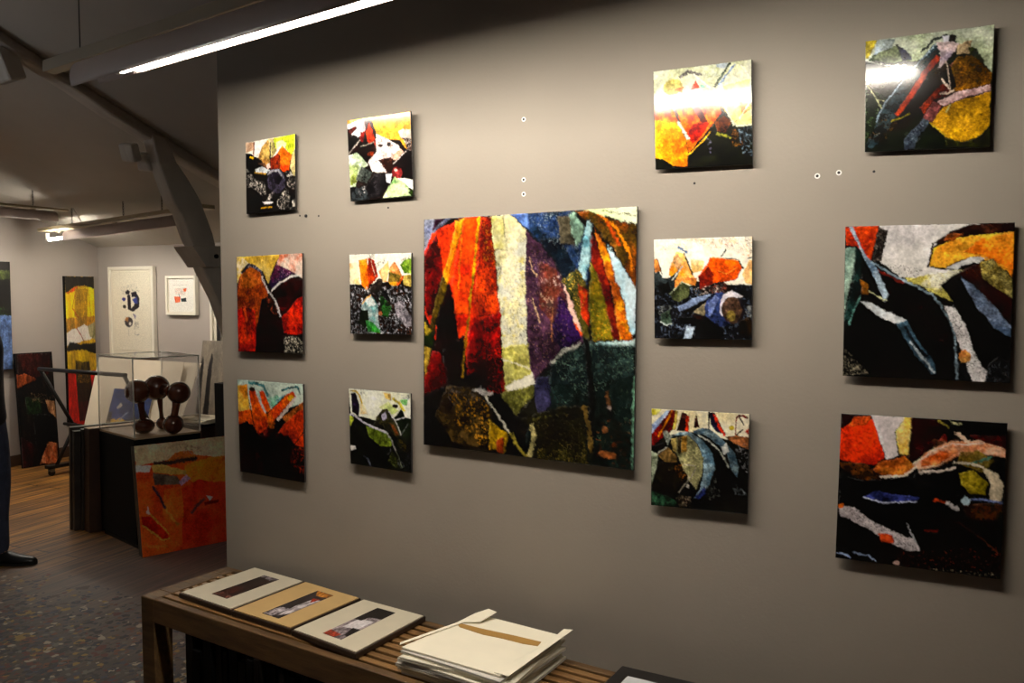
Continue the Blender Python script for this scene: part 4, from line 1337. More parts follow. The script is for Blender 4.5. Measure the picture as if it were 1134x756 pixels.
A0, A1 = (-2.33, -.600, 2.30), (-.17, -.862, 2.30)
la, Mx, Ln, zr = lamp('fluorescent_lamp', 'long fluorescent lamp with pinkish hood hanging before the grey wall', A0, A1, R(16), M['tube_front'], lip=-.016, rail_ext=(.52, .35), hood_ext=(.235, .12))
for x in (-.30, Ln * .5, Ln + .1):
    p = Mx @ Vector((x, .022, zr + .04))
    MB().tube([p, (p.x, p.y, zc(p.y) + .005)], .0022, 6).build('suspension_wire', M['cable'], la)

B0, B1 = (-7.262, 2.21, 2.082), (-5.30, 2.10, 2.155)
lb, Mx, Ln, zr = lamp('fluorescent_lamp', 'fluorescent lamp on chains before the white framed prints, bare tube end glowing', B0, B1, R(10), M['tube_back'], rail_ext=(.10, .25), hood_ext=(-.31, .1), hood_w=.06, hood_h=.088, lip=-.024, rail=(-.05, .06, .03))
for x in (.34, 1.10, 1.62):
    p = Mx @ Vector((x, .022, zr + .03))
    ch = MB()
    z = p.z; k = 0
    while z < zc(p.y) - .01:
        Mk = Matrix.Translation((p.x, p.y, z + .012)) @ Matrix.Rotation(R(90) * (k % 2), 4, 'Z')
        ch.tube([Mk @ Vector((.006 * math.cos(q * math.pi / 4), 0, .014 * math.sin(q * math.pi / 4))) for q in range(9)], .0022, 5, False)
        z += .022; k += 1
    ch.build('chain', M['chain'], lb)
MB().tube([Mx @ Vector((.36, .022, zr + .03)), Mx @ Vector((.50, .03, zr + .02)), Mx @ Vector((.42, .03, zr + .10)), Mx @ Vector((.34, .022, zr + .20))], .004, 6).build('cable', M['white_cable'], lb)
MB().tube([Mx @ Vector((.2, .0, zr + .04)), (-7.06, 2.16, 2.20), (-6.98, 2.12, 2.235), (-6.95, 2.10, 2.262)], .006, 6).build('cable', M['white_cable'], lb)

C0, C1 = (-6.93, .15, 2.252), (-6.93, 2.00, 2.246)
lc, Mx, Ln, zr = lamp('fluorescent_lamp', 'fluorescent lamp on a chain at the left edge, aimed at the left wall', C0, C1, R(10), M['tube_back'], rail_ext=(.1, .17), hood_ext=(.05, .06), hood_w=.055, hood_h=.080, lip=-.022, rail=(-.03, .045, .018))
for x in (.4, 1.735):
    p = Mx @ Vector((x, .022, zr + .03))
    ch = MB(); z = p.z; k = 0
    while z < zc(p.y) - .01:
        Mk = Matrix.Translation((p.x, p.y, z + .012)) @ Matrix.Rotation(R(90) * (k % 2), 4, 'Z')
        ch.tube([Mk @ Vector((.006 * math.cos(q * math.pi / 4), 0, .014 * math.sin(q * math.pi / 4))) for q in range(9)], .0022, 5, False)
        z += .022; k += 1
    ch.build('chain', M['chain'], lc)

# added fill light out of view, built as an uplighter to brighten the ceiling
lu, Mx, Ln, zr = lamp('fluorescent_lamp', 'added fill light shaped as a fluorescent uplighter, outside the picture', (-6.3, -3.3, 2.35), (-6.3, -.9, 2.35), R(180), M['tube_fill'], lip=-.004)
for x in (.3, Ln - .3):
    p = Mx @ Vector((x, .022, zr + .04))
    MB().tube([p, (p.x, p.y, (zc(p.y) if p.y > YR else ZR - SL * (YR - p.y)) + .004)], .003, 6).build('suspension_wire', M['cable'], lu)

# ---------------------------------------------------------------- photo panels on the grey wall
G13 = 'glossy square photo panels on the grey wall'
PANELS = [
 ('p1', [(-2.4056, 2.1695), (-2.1558, 2.1784), (-2.1589, 1.9066), (-2.4073, 1.9007)], 110, 0, 'small photo panel with amber shards, round dark stone and lime green corner'),
 ('p2', [(-1.8983, 2.1984), (-1.6295, 2.2024), (-1.6297, 1.9242), (-1.8993, 1.9224)], 120, 3.3, 'small glossy photo panel with yellow sky over red and green shards and white crumbs'),
 ('p3', [(-2.4656, 1.7392), (-2.1293, 1.7457), (-2.132, 1.3781), (-2.4654, 1.3741)], 130, 0, 'photo panel of two big red brown shards under a pale yellow sky'),
 ('p4', [(-1.908, 1.7355), (-1.641, 1.7357), (-1.6407, 1.4589), (-1.9061, 1.457)], 120, 0, 'small photo panel of orange shards on dark rocks with green trees behind'),
 ('p5', [(-2.4743, 1.2649), (-2.135, 1.2638), (-2.1337, 0.8967), (-2.467, 0.9035)], 130, 0, 'photo panel of fiery orange finger shapes fading to black below'),
 ('p6', [(-1.9179, 1.2612), (-1.6479, 1.2584), (-1.6469, 0.9849), (-1.9128, 0.9907)], 120, 0, 'small glossy photo panel of olive green glass with a white edge under a pale sky'),
 ('p7', [(-1.5871, 1.8444), (-0.8392, 1.8505), (-0.8426, 1.0782), (-1.5944, 1.0883)], 290, 0, 'largest photo panel, leaf shapes in red, cream, purple and teal'),
 ('p8', [(-0.7934, 2.2266), (-0.5196, 2.224), (-0.5128, 1.9476), (-0.7847, 1.9521)], 140, .6, 'glossy photo panel with a full white lamp reflection across yellow and orange shards'),
 ('p9', [(-0.7878, 1.7533), (-0.5097, 1.7539), (-0.5069, 1.4733), (-0.7824, 1.4702)], 140, 0, 'photo panel of orange shard and blue round cup on dark rubble'),
 ('p10', [(-0.7893, 1.2655), (-0.5095, 1.2701), (-0.5107, 0.9916), (-0.7882, 0.9823)], 140, 0, 'glossy photo panel of curved grey blue glass rings with red spikes along the top'),
 ('p11', [(-0.2379, 2.2293), (0.0407, 2.2275), (0.0397, 1.9457), (-0.2336, 1.9568)], 160, 1.5, 'photo panel of diagonal amber shards, lamp reflected only in its left half'),
 ('p12', [(-0.2753, 1.7708), (0.0963, 1.766), (0.0978, 1.3871), (-0.2732, 1.3868)], 210, 0, 'photo panel of big black white-edged shards, orange dome at upper right'),
 ('p13', [(-0.2746, 1.2881), (0.0959, 1.291), (0.0921, 0.9116), (-0.2805, 0.9064)], 200, 0, 'dark photo panel with orange red corner, salmon arch and blue streak'),
]
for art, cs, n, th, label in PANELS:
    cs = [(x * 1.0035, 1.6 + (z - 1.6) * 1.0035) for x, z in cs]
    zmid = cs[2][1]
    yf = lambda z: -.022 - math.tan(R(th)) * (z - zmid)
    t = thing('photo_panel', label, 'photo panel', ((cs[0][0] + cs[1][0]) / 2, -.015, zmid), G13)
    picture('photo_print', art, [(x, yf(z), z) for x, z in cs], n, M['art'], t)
    bd = MB()
    bk = [cs[3], cs[2], cs[1], cs[0]]
    bd.hexa([(x, yf(z) + .0012, z) for x, z in bk], [(x, yf(z) + .0085, z) for x, z in bk])
    bd.build('backing_board', M['black_edge'], t)
    w = cs[1][0] - cs[0][0]; xm = (cs[0][0] + cs[1][0]) / 2
    for f in (.15, .85):
        zz = cs[3][1] + (cs[0][1] - cs[3][1]) * f
        MB().box((xm - w * .33, min(yf(zz) + .0085, -.008), zz - .012), (xm + w * .33, 0, zz + .012)).build('hanging_batten', M['batten'], t)

# screw holes and plugs left in the wall
PLUGS = [(-1.227, 2.143, 1, 'above the big central panel, highest of three'), (-1.227, 1.956, 1, 'above the big central panel, middle of three'), (-1.227, 1.911, 1, 'touching the top of the big central panel'),
         (-.68, 1.91, 0, 'below the panel with the full lamp reflection'), (-.351, 1.908, 1, 'below the top right panel, left of two'), (-.298, 1.913, 1, 'below the top right panel, right of two'), (-.214, 1.910, 0, 'under the top right panel'),
         (-2.135, 1.884, 2, 'below the right corner of the top left panel'), (-2.074, 1.881, 0, 'right of the dark screw below the top left panel'), (-1.758, 1.895, 0, 'below the small panel with the yellow sky'), (-2.165, 1.886, 0, 'left of the dark screw below the top left panel')]
for x, z, kind, where in PLUGS:
    kinds = ('bare screw hole in grey wall ', 'pale ringed screw hole ', 'dark screw head in grey wall ')
    t = thing('wall_plug', kinds[kind] + where, 'wall plug', (x, 0, z), 'screw holes and plugs in the grey wall')
    r = .0075 if kind == 1 else .006
    if kind == 1:
        MB().tube([(x, -.0012, z), (x, 0, z)], .0072, 14).build('filler_ring', M['plug_ring'], t)
        MB().tube([(x, -.002, z), (x, -.0012, z)], .0038, 12).build('screw_hole', M['plug_hole'], t)
    elif kind == 0:
        MB().tube([(x, -.001, z), (x, 0, z)], .0034, 12).build('screw_hole', M['plug_hole'], t)
    else:
        MB().tube([(x, -.004, z), (x, 0, z)], [.005, .006], 12).build('screw_head', M['screw'], t)

# ---------------------------------------------------------------- slatted bench
ang = R(-3.6)
BM = Matrix.Translation((-2.553, -.030, 0)) @ Matrix.Rotation(ang, 4, 'Z')     # local x along the bench, local -y to the viewer
bench = thing('slatted_bench', 'long low brown slatted wooden bench along the grey wall', 'bench', BM @ Vector((1.4, -.18, 0)))
BL, BD, BH = 2.9, .375, .512
for x in (0, BL - .075):
    for y in (-BD, -.075):
        MB().box((x, y, 0), (x + .075, y + .075, BH), BM).build('leg', M['bench'], bench, bevel=.004)
MB().box((.075, -BD, BH - .085), (BL - .075, -BD + .03, BH), BM).build('front_rail', M['bench'], bench, bevel=.003)
MB().box((.075, -.03, BH - .085), (BL - .075, 0, BH), BM).build('back_rail', M['bench'], bench, bevel=.003)
for x in (0, BL - .075):
    MB().box((x, -BD + .075, BH - .085), (x + .075, -.075, BH), BM).build('end_rail', M['bench'], bench, bevel=.003)
ns = 8
for i in range(ns):
    y = -BD + .042 + i * (BD - .084 - .024) / (ns - 1)
    MB().box((.075, y, BH - .03), (BL - .075, y + .024, BH - .001), BM).build('slat', M['slat'], bench, bevel=.002)
for x in (.9, 1.8):
    MB().box((x, -BD + .03, BH - .075), (x + .05, -.03, BH - .031), BM).build('cross_bar', M['bench'], bench)

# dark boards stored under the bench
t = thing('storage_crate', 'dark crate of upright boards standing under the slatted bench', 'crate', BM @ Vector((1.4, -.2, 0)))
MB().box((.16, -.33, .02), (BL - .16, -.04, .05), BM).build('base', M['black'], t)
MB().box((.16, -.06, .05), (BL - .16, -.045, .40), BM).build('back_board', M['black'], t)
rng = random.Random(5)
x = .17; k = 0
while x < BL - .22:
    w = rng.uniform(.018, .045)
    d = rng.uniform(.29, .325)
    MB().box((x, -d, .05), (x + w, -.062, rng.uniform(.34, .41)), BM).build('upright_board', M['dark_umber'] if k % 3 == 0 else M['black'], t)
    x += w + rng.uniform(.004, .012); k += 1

# framed prints lying on the bench
def flat_print(name, label, q, matm, strip, su, sv, group, zb=.513, h=.021, strip_mat=None, frame_w=.006):
    """q = back-left, back-right, front-right, front-left (x, y)"""
    q = [Vector((x, y, 0)) for x, y in q]
    cen = sum(q, Vector()) / 4
    t = thing(name, label, 'framed print', (cen.x, cen.y, zb), group)
    up = Vector((0, 0, 1))
    MB().hexa([p + up * zb for p in q[::-1]], [p + up * (zb + h - .004) for p in q[::-1]]).build('frame', M['frame_brown'], t, bevel=.002)
    ins = [cen + (p - cen) * (1 - frame_w / .15) for p in q]
    MB().hexa([p + up * (zb + h - .004) for p in ins[::-1]], [p + up * (zb + h - .001) for p in ins[::-1]]).build('mount', matm, t)
    def B(u, v):
        return (q[0] * (1 - u) + q[1] * u) * (1 - v) + (q[3] * (1 - u) + q[2] * u) * v + up * (zb + h)
    cs = [B(su[0], sv[0]), B(su[1], sv[0]), B(su[1], sv[1]), B(su[0], sv[1])]
    if strip_mat:
        MB().hexa([p - up * .001 for p in cs[::-1]], [p for p in cs[::-1]]).build('print', strip_mat, t)
    else:
        picture('print', strip, [tuple(p) for p in cs], 70, M['art'], t, thick=.001, aspect=.5)
GP = 'framed narrow prints lying in a row on the bench'
flat_print('framed_print', 'leftmost framed print on the bench, ivory mount around dark narrow picture', [(-2.401, -.025), (-2.121, -.049), (-2.147, -.381), (-2.433, -.356)], M['mat_white'], 'strip1', (.385, .68), (.136, .83), GP)
flat_print('framed_print', 'middle framed print on the bench with a tan mount', [(-2.116, -.049), (-1.831, -.080), (-1.858, -.400), (-2.141, -.381)], M['mat_tan'], 'strip2', (.39, .675), (.135, .89), GP)
flat_print('framed_print', 'framed print with ivory mount directly beside the paper stack', [(-1.815, -.083), (-1.539, -.102), (-1.557, -.440), (-1.848, -.404)], M['mat_white'], 'strip3', (.36, .645), (.12, .88), GP)
flat_print('framed_print', 'framed print with black mount directly right of the paper stack', [(-.836, -.128), (-.566, -.128), (-.580, -.47), (-.852, -.46)], M['mat_black'], None, (.16, .84), (.18, .84), GP, strip_mat=M['pale_print'])
flat_print('framed_print', 'rightmost framed print on the bench, black mount, barely showing', [(-.556, -.120), (-.286, -.130), (-.300, -.472), (-.572, -.47)], M['mat_black'], None, (.16, .84), (.18, .84), GP, strip_mat=M['pale_print'])

# stack of paper sleeves and envelopes
rng = random.Random(11)
z = .513
GS = 'white paper sleeves stacked on the bench'
order = ['lowest', 'second from the bottom', 'third from the bottom', 'fourth from the bottom', 'third from the top', 'second from the top']
base_q = [(-1.345, -.115), (-1.020, -.135), (-1.035, -.462), (-1.392, -.446)]
for i in range(6):
    hgt = (.011, .013, .010, .012, .011, .010)[i]
    cx, cy = -1.2, -.29
    a = R(rng.uniform(-3.5, 3.5)); sc = rng.uniform(.97, 1.03); dx, dy = rng.uniform(-.008, .010), rng.uniform(-.008, .008)
    q = []
    for x, y in base_q:
        vx, vy = (x - cx) * sc, (y - cy) * sc
        q.append(Vector((cx + vx * math.cos(a) - vy * math.sin(a) + dx, cy + vx * math.sin(a) + vy * math.cos(a) + dy, 0)))
    t = thing('paper_sleeve', 'white paper sleeve in the stack on the bench, ' + order[i] + ' in the stack', 'paper', (cx, cy, z), GS)
    n = 10
    for lay, nm, z0, z1 in ((0, 'back_sheet', z + .0003, z + hgt * .42), (1, 'front_sheet', z + hgt * .5, z + hgt)):
        bm = bmesh.new()
        top = []; bot = []
        for v in range(n + 1):
            for u in range(n + 1):
                fu, fv = u / n, v / n
                p = (q[0] * (1 - fu) + q[1] * fu) * (1 - fv) + (q[3] * (1 - fu) + q[2] * fu) * fv
                wob = .0018 * math.sin(7 * fu + i * 2 + lay) * math.sin(5 * fv + i)
                ed = 1 - min(1, 6 * min(fu, 1 - fu, fv, 1 - fv))
                top.append(bm.verts.new((p.x, p.y, z1 - max(0, wob) - ed * .0015)))
                bot.append(bm.verts.new((p.x, p.y, z0 + max(0, -wob) * .3)))
        W = n + 1
        for v in range(n):
            for u in range(n):
                k = v * W + u
                f = bm.faces.new((top[k], top[k + W], top[k + W + 1], top[k + 1])); f.smooth = True
                f = bm.faces.new((bot[k], bot[k + 1], bot[k + W + 1], bot[k + W])); f.smooth = True
        for u in range(n):
            bm.faces.new((top[u], top[u + 1], bot[u + 1], bot[u])); k = n * W + u
            bm.faces.new((top[k + 1], top[k], bot[k], bot[k + 1]))
            k = u * W
            bm.faces.new((top[k + W], top[k], bot[k], bot[k + W])); k = u * W + n
            bm.faces.new((top[k], top[k + W], bot[k + W], bot[k]))
        m_ = MB(); m_.bm.free(); m_.bm = bm
        m_.build(nm, M['paper'] if (i + lay) % 3 else M['paper_grey'], t)
    z += hgt
# top envelope with brown strip, raised flaps
t = thing('paper_sleeve', 'topmost white paper sleeve with brown strip and raised corner flaps', 'paper', (-1.2, -.29, z), GS)
q = [Vector(p) for p in ((-1.325, -.120, z), (-1.030, -.140, z), (-1.055, -.452, z), (-1.392, -.435, z))]
MB().hexa([p + Vector((0, 0, .0003)) for p in q[::-1]], [p + Vector((0, 0, .0055)) for p in q[::-1]]).build('sheet', M['paper'], t, bevel=.0012)
def on(u, v, h): return (q[0] * (1 - u) + q[1] * u) * (1 - v) + (q[3] * (1 - u) + q[2] * u) * v + Vector((0, 0, .0055 + h))
sp = [(.09, .365), (.39, .39), (.60, .366), (.82, .36), (.96, .33), (.94, .237), (.67, .25), (.27, .285), (.0, .29)]
MB().hexa([on(u, v, 0) for u, v in sp], [on(u, v, .0012) for u, v in sp]).build('brown_strip', M['kraft'], t)
def flap(pts, th=.0012):
    MB().hexa([Vector(p) for p in pts], [Vector(p) + Vector((0, 0, th)) for p in pts]).build('flap', M['paper'], t)
flap([on(.0, .30, .001), on(-.02, .02, .002), on(.10, -.04, .018), on(.24, .0, .020), on(.20, .20, .006)])
flap([on(.93, .99, .001), on(1.0, .0, .002), on(1.0, -.08, .008), on(1.12, -.06, .016), on(1.07, .99, .002)])
flap([on(.02, .12, .001), on(-.05, .96, .004), on(-.02, 1.0, .004), on(.07, .14, .001)])

# ---------------------------------------------------------------- back room: wall pictures
def wall_frame(name, label, x0, x1, z0, z1, fw, art, su, sv, group=None, dep=.045, skew=0.0):
    t = thing(name, label, 'framed print', ((x0 + x1) / 2, YB - dep / 2, z0), group)
    y1, y0 = YB - .004, YB - dep
    f = MB()
    f.box((x0, y0, z0), (x0 + fw, y1, z1)).box((x1 - fw, y0, z0), (x1, y1, z1)).box((x0 + fw, y0, z0), (x1 - fw, y1, z0 + fw)).box((x0 + fw, y0, z1 - fw), (x1 - fw, y1, z1))
    f.build('frame', M['white_frame'], t, bevel=.002)
    MB().box((x0 + fw, y0 + .015, z0 + fw), (x1 - fw, y0 + .024, z1 - fw)).build('mount', M['mount'], t)
    a, b = x0 + (x1 - x0) * su[0], x0 + (x1 - x0) * su[1]
    c_, d = z1 + (z0 - z1) * sv[0], z1 + (z0 - z1) * sv[1]
    yy = y0 + .0135
    picture('print', art, [(a, yy, c_), (b, yy, c_), (b, yy, d), (a, yy, d)], 150, M['art_matte'], t, thick=.0014, aspect=(b - a) / (c_ - d))
GW = 'white framed prints on the back wall'
wall_frame('framed_print', 'tall white framed print with black and blue ink blobs on the back wall', -7.47, -6.80, .975, 1.858, .03, 'blobs', (.09, .91), (.05, .93), GW)
wall_frame('framed_print', 'small square white framed print with orange and black marks on the back wall', -6.625, -6.215, 1.395, 1.762, .025, 'small', (.09, .91), (.08, .92), GW)
wall_frame('framed_print', 'white framed picture mostly hidden behind the grey wall', -6.03, -5.45, .90, 1.82, .03, 'gray', (.12, .88), (.1, .9), GW)

# tall yellow and red painting, left wall
t = thing('tall_painting', 'tall narrow yellow, white and red abstract painting hanging on the left wall', 'painting', (XL, 2.73, .30))
Y0, Y1, Z0, Z1 = 2.585, 2.885, .30, 1.765
xf = XL + .045
picture('canvas', 'yellow', [(xf, Y0, Z1), (xf, Y1, Z1), (xf, Y1, Z0), (xf, Y0, Z0)], 330, M['art_matte'], t, aspect=.30)
MB().box((XL + .004, Y0, Z0), (xf - .0012, Y1, Z1)).build('stretcher', M['black'], t)

t = thing('canvas_painting', 'dark canvas with blue lower half high on the left wall', 'painting', (XL, 1.75, .93))
picture('canvas', 'canvas', [(xf, 1.45, 1.885), (xf, 2.065, 1.885), (xf, 2.06, .905), (xf, 1.45, .905)], 160, M['art_matte'], t, aspect=.6)
MB().box((XL + .004, 1.45, .905), (xf - .0012, 2.06, 1.885)).build('stretcher', M['black'], t)

# dark acrylic picture leaning on the left wall
t = thing('acrylic_picture', 'dark acrylic picture standing on the floor against the left wall', 'painting', (-7.5, 2.2, 0))
bl, br = Vector((-7.49, 2.035, .002)), Vector((-7.447, 2.36, .002))
tl = Vector((-7.605, 2.06, 1.048))
tr = tl + br - bl
picture('picture', 'dark', [tuple(tl), tuple(tr), tuple(br), tuple(bl)], 220, M['art_satin'], t, aspect=.32)
nb = (tr - tl).cross(tl - bl).normalized()
MB().hexa([p - nb * .0013 for p in (bl, br, tr, tl)], [p - nb * .03 for p in (bl, br, tr, tl)]).build('backing_panel', M['black'], t)

# ---------------------------------------------------------------- print rack with boards
rack = thing('print_rack', 'black steel print browser rack with crossed legs on casters behind the display case', 'rack', (-6.4, 2.2, 0))
for x, e in ((-7.0, 1), (-5.88, 1)):
    MB().tube([(x, 1.93, .94), (x, 2.40, .075)], .016, 10).build('crossed_leg', M['rack'], rack)
    MB().tube([(x + .035, 2.215, .435), (x + .035, 2.02, .075)], .016, 10).build('crossed_leg', M['rack'], rack)
    MB().tube([(x + .30 * (1 if x < -6.5 else -1), 2.47, .94), (x + .30 * (1 if x < -6.5 else -1), 2.24, .41)], .014, 10).build('back_post', M['rack'], rack)
    MB().box((x - .02, 1.95, .065), (x + .055, 2.47, .095)).build('foot_bar', M['rack'], rack, bevel=.004)
    for y in (1.99, 2.43):
        cst = MB().box((x - .008, y - .02, .035), (x + .04, y + .02, .065)).build('caster', M['caster'], rack, bevel=.004)
        MB().tube([(x + .004, y, .027), (x + .030, y, .027)], .026, 16).build('wheel', M['rubber'], cst)
MB().tube([(-7.02, 1.93, .945), (-5.86, 1.93, .945)], .017, 10).build('top_bar', M['rack'], rack)
MB().tube([(-6.72, 2.47, .945), (-6.16, 2.47, .945)], .017, 10).build('top_bar', M['rack'], rack)
MB().tube([(-7.0, 2.13, .44), (-5.86, 2.13, .44)], .014, 10).build('lower_bar', M['rack'], rack)
MB().tube([(-7.0, 2.34, .40), (-5.86, 2.34, .40)], .014, 10).build('lower_bar', M['rack'], rack)

def lean_board(name, label, cat, x0, x1, xb0, xb1, zb, zt, yb, yt, m, art=None, th=.006, group=None, aspect=1.0):
    t = thing(name, label, cat, ((x0 + x1) / 2, yb, zb), group)
    bl, br, tr, tl = Vector((xb0, yb, zb)), Vector((xb1, yb, zb)), Vector((x1, yt, zt)), Vector((x0, yt, zt))
    n = (tr - tl).cross(tl - bl).normalized()
    if art:
        picture('printed_sheet', art, [tuple(tl), tuple(tr), tuple(br), tuple(bl)], 110, m, t, aspect=aspect)
        MB().hexa([p - n * .0013 for p in (bl, br, tr, tl)], [p - n * th for p in (bl, br, tr, tl)]).build('backing_board', M['mount'], t)
    else:
        MB().hexa([p for p in (bl, br, tr, tl)], [p - n * th for p in (bl, br, tr, tl)]).build('board', m, t, bevel=.001)
        MB().hexa([p + n * .0015 for p in (bl, br, br * .97 + tr * .03, bl * .97 + tl * .03)], [p for p in (bl, br, br * .97 + tr * .03, bl * .97 + tl * .03)]).build('bottom_lip', m, t)
    return t
GB = 'large off white boards standing in the print rack'
lean_board('mount_board', 'large blank off white board in the rack, behind the blue poster', 'board', -6.88, -5.745, -6.76, -5.66, .43, 1.02, 2.155, 2.40, M['board_white'], group=GB)
lean_board('mount_board', 'second off white board showing right of the large one, behind the display case', 'board', -6.30, -5.58, -6.20, -5.62, .43, 1.015, 2.19, 2.435, M['board_white'], group=GB)
lean_board('blue_poster', 'dark blue poster with yellow flame, standing before the white board', 'poster', -6.50, -5.98, -6.46, -5.94, .455, .77, 2.148, 2.278, M['art_matte'], 'poster', aspect=1.5)

# grey leaning panel, low storage box with papers, tall black panel
t = thing('abstract_painting', 'grey beige panel with dark shapes leaning on the back wall', 'panel', (-5.9, 2.8, 0))
tl, tr, br, bl = [Vector(p) for p in ((-6.10, 2.90, 1.17), (-5.62, 2.90, 1.17), (-5.62, 2.72, .004), (-6.10, 2.72, .004))]
picture('picture', 'gray', [tuple(p) for p in (tl, tr, br, bl)], 150, M['art_matte'], t, aspect=.4)
n = (tr - tl).cross(tl - bl).normalized()
MB().hexa([p - n * .0013 for p in (bl, br, tr, tl)], [p - n * .02 for p in (bl, br, tr, tl)]).build('panel_board', M['edge_silver'], t)
t = thing('storage_chest', 'low dark brown chest behind the display case carrying papers', 'chest', (-5.65, 2.47, 0))
MB().box((-5.79, 2.32, 0), (-5.46, 2.62, .50)).build('body', M['dark_brown'], t, bevel=.004)
MB().box((-5.81, 2.30, .50), (-5.44, 2.64, .522)).build('top', M['black'], t, bevel=.003)
for i, nm in enumerate(('lower', 'middle', 'upper')):
    zz = .5225 + i * .011
    t = thing('paper_pad', nm + ' pad of white paper on the low dark chest', 'paper', (-5.625, 2.46, zz), 'paper pads on the chest')
    Mr = Matrix.Translation((-5.625, 2.46, zz)) @ Matrix.Rotation(R((3, -4, 5)[i]), 4, 'Z')
    MB().box((-.175, -.13, 0), (.175, .13, .0105), Mr).build('sheets', M['paper'], t)
    MB().box((-.175, -.13, .0002), (-.150, .13, .0108), Mr).build('binding', M['paper_grey'], t)
t = thing('black_pedestal', 'tall black pedestal behind the display case, beside the low chest', 'pedestal', (-5.22, 2.5, 0))
MB().box((-5.30, 2.32, .03), (-4.96, 2.66, .875)).build('body', M['black'], t, bevel=.004)
MB().box((-5.28, 2.34, 0), (-4.98, 2.64, .03)).build('base', M['rubber'], t)

# ---------------------------------------------------------------- display case on its pedestal
F, Lc, Rc = Vector((-4.485, .985, 0)), Vector((-5.005, 1.105, 0)), Vector((-4.345, 1.372, 0))
Bc = Lc + Rc - F
PZ = .690
foot = [F, Rc, Bc, Lc]
up = Vector((0, 0, 1))
ctr = (F + Rc + Bc + Lc) / 4
t = thing('display_pedestal', 'black square pedestal under the clear display case', 'pedestal', (ctr.x, ctr.y, 0))
MB().hexa([p + up * .03 for p in foot], [p + up * PZ for p in foot]).build('body', M['black'], t, bevel=.004)
MB().hexa([ctr + (p - ctr) * .94 for p in foot], [ctr + (p - ctr) * .94 + up * .03 for p in foot]).build('base', M['rubber'], t)
t = thing('display_case', 'clear acrylic display case on the black pedestal', 'display case', (ctr.x, ctr.y, PZ))
z0, z1 = PZ + .012, 1.195
ins = [ctr + (p - ctr) * .985 for p in foot]
MB().hexa([p + up * (PZ + .0005) for p in ins], [p + up * z0 for p in ins]).build('case_floor', M['plinth_top'], t)
th = .005
names = ('side_pane', 'side_pane', 'side_pane', 'side_pane')
for i in range(4):
    a, b = ins[i], ins[(i + 1) % 4]
    inw = (ctr - (a + b) / 2).normalized() * th
    s = (b - a).normalized() * .006
    MB().hexa([a + s + up * z0, b - s + up * z0, b - s + inw + up * z0, a + s + inw + up * z0], [a + s + up * z1, b - s + up * z1, b - s + inw + up * z1, a + s + inw + up * z1]).build('side_pane', M['acrylic'], t)
MB().hexa([p + up * z1 for p in ins], [p + up * (z1 + th) for p in ins]).build('top_pane', M['acrylic'], t)
for i in range(4):
    a, b = ins[i], ins[(i + 1) % 4]
    MB().tube([a + up * z0, a + up * (z1 + .002)], .0046 if i != 2 else .002, 6).build('corner_edge', M['acrylic_edge'], t)
    MB().tube([a + up * (z1 + .002), b + up * (z1 + .002)], .0035, 6).build('top_edge', M['acrylic_edge'], t)

# gourd sculpture
def view_pt(px, py, d):
    # spot in the case, measured from the pedestal
    return Vector((px, py, d))
sc = thing('gourd_sculpture', 'polished dark brown sculpture of linked round gourds inside the display case', 'sculpture', (-4.66, 1.23, z0))
SPH = [('A', (-4.577, 1.083, .978), .076), ('B', (-4.599, 1.242, .985), .082), ('C', (-4.388, 1.243, .965), .071)]
for k, (nm, c_, r) in enumerate(SPH):
    m_ = MB().ball(c_, r, 32)
    m_.build('upper_gourd', M['sculpture'], sc)
LOW = [((-4.585, 1.128, z0 + .05), .064, (1.05, 1.05, .78)), ((-4.625, 1.300, z0 + .040), .040, (1, 1, 1)), ((-4.412, 1.215, z0 + .062), .063, (1, 1, .98))]
for c_, r, s_ in LOW:
    MB().ball(c_, r, 28, s_).build('lower_gourd', M['sculpture'], sc)
for (a, b, r0, r1) in (((-4.580, 1.105, .93), (-4.585, 1.126, z0 + .07), .020, .018), ((-4.610, 1.27, .93), (-4.623, 1.295, z0 + .06), .016, .012), ((-4.396, 1.233, .92), (-4.41, 1.217, z0 + .09), .023, .022)):
    a, b = Vector(a), Vector(b)
    MB().tube([a, a.lerp(b, .33), a.lerp(b, .66), b], [r0 * 1.25, r0, r1, r1 * 1.3], 16).build('neck', M['sculpture'], sc)
for a, b in ((SPH[0][1], SPH[1][1]), (SPH[1][1], SPH[2][1])):
    a, b = Vector(a), Vector(b)
    MB().tube([a.lerp(b, .35), a.lerp(b, .5), a.lerp(b, .65)], [.04, .026, .04], 16).build('joint', M['sculpture'], sc)

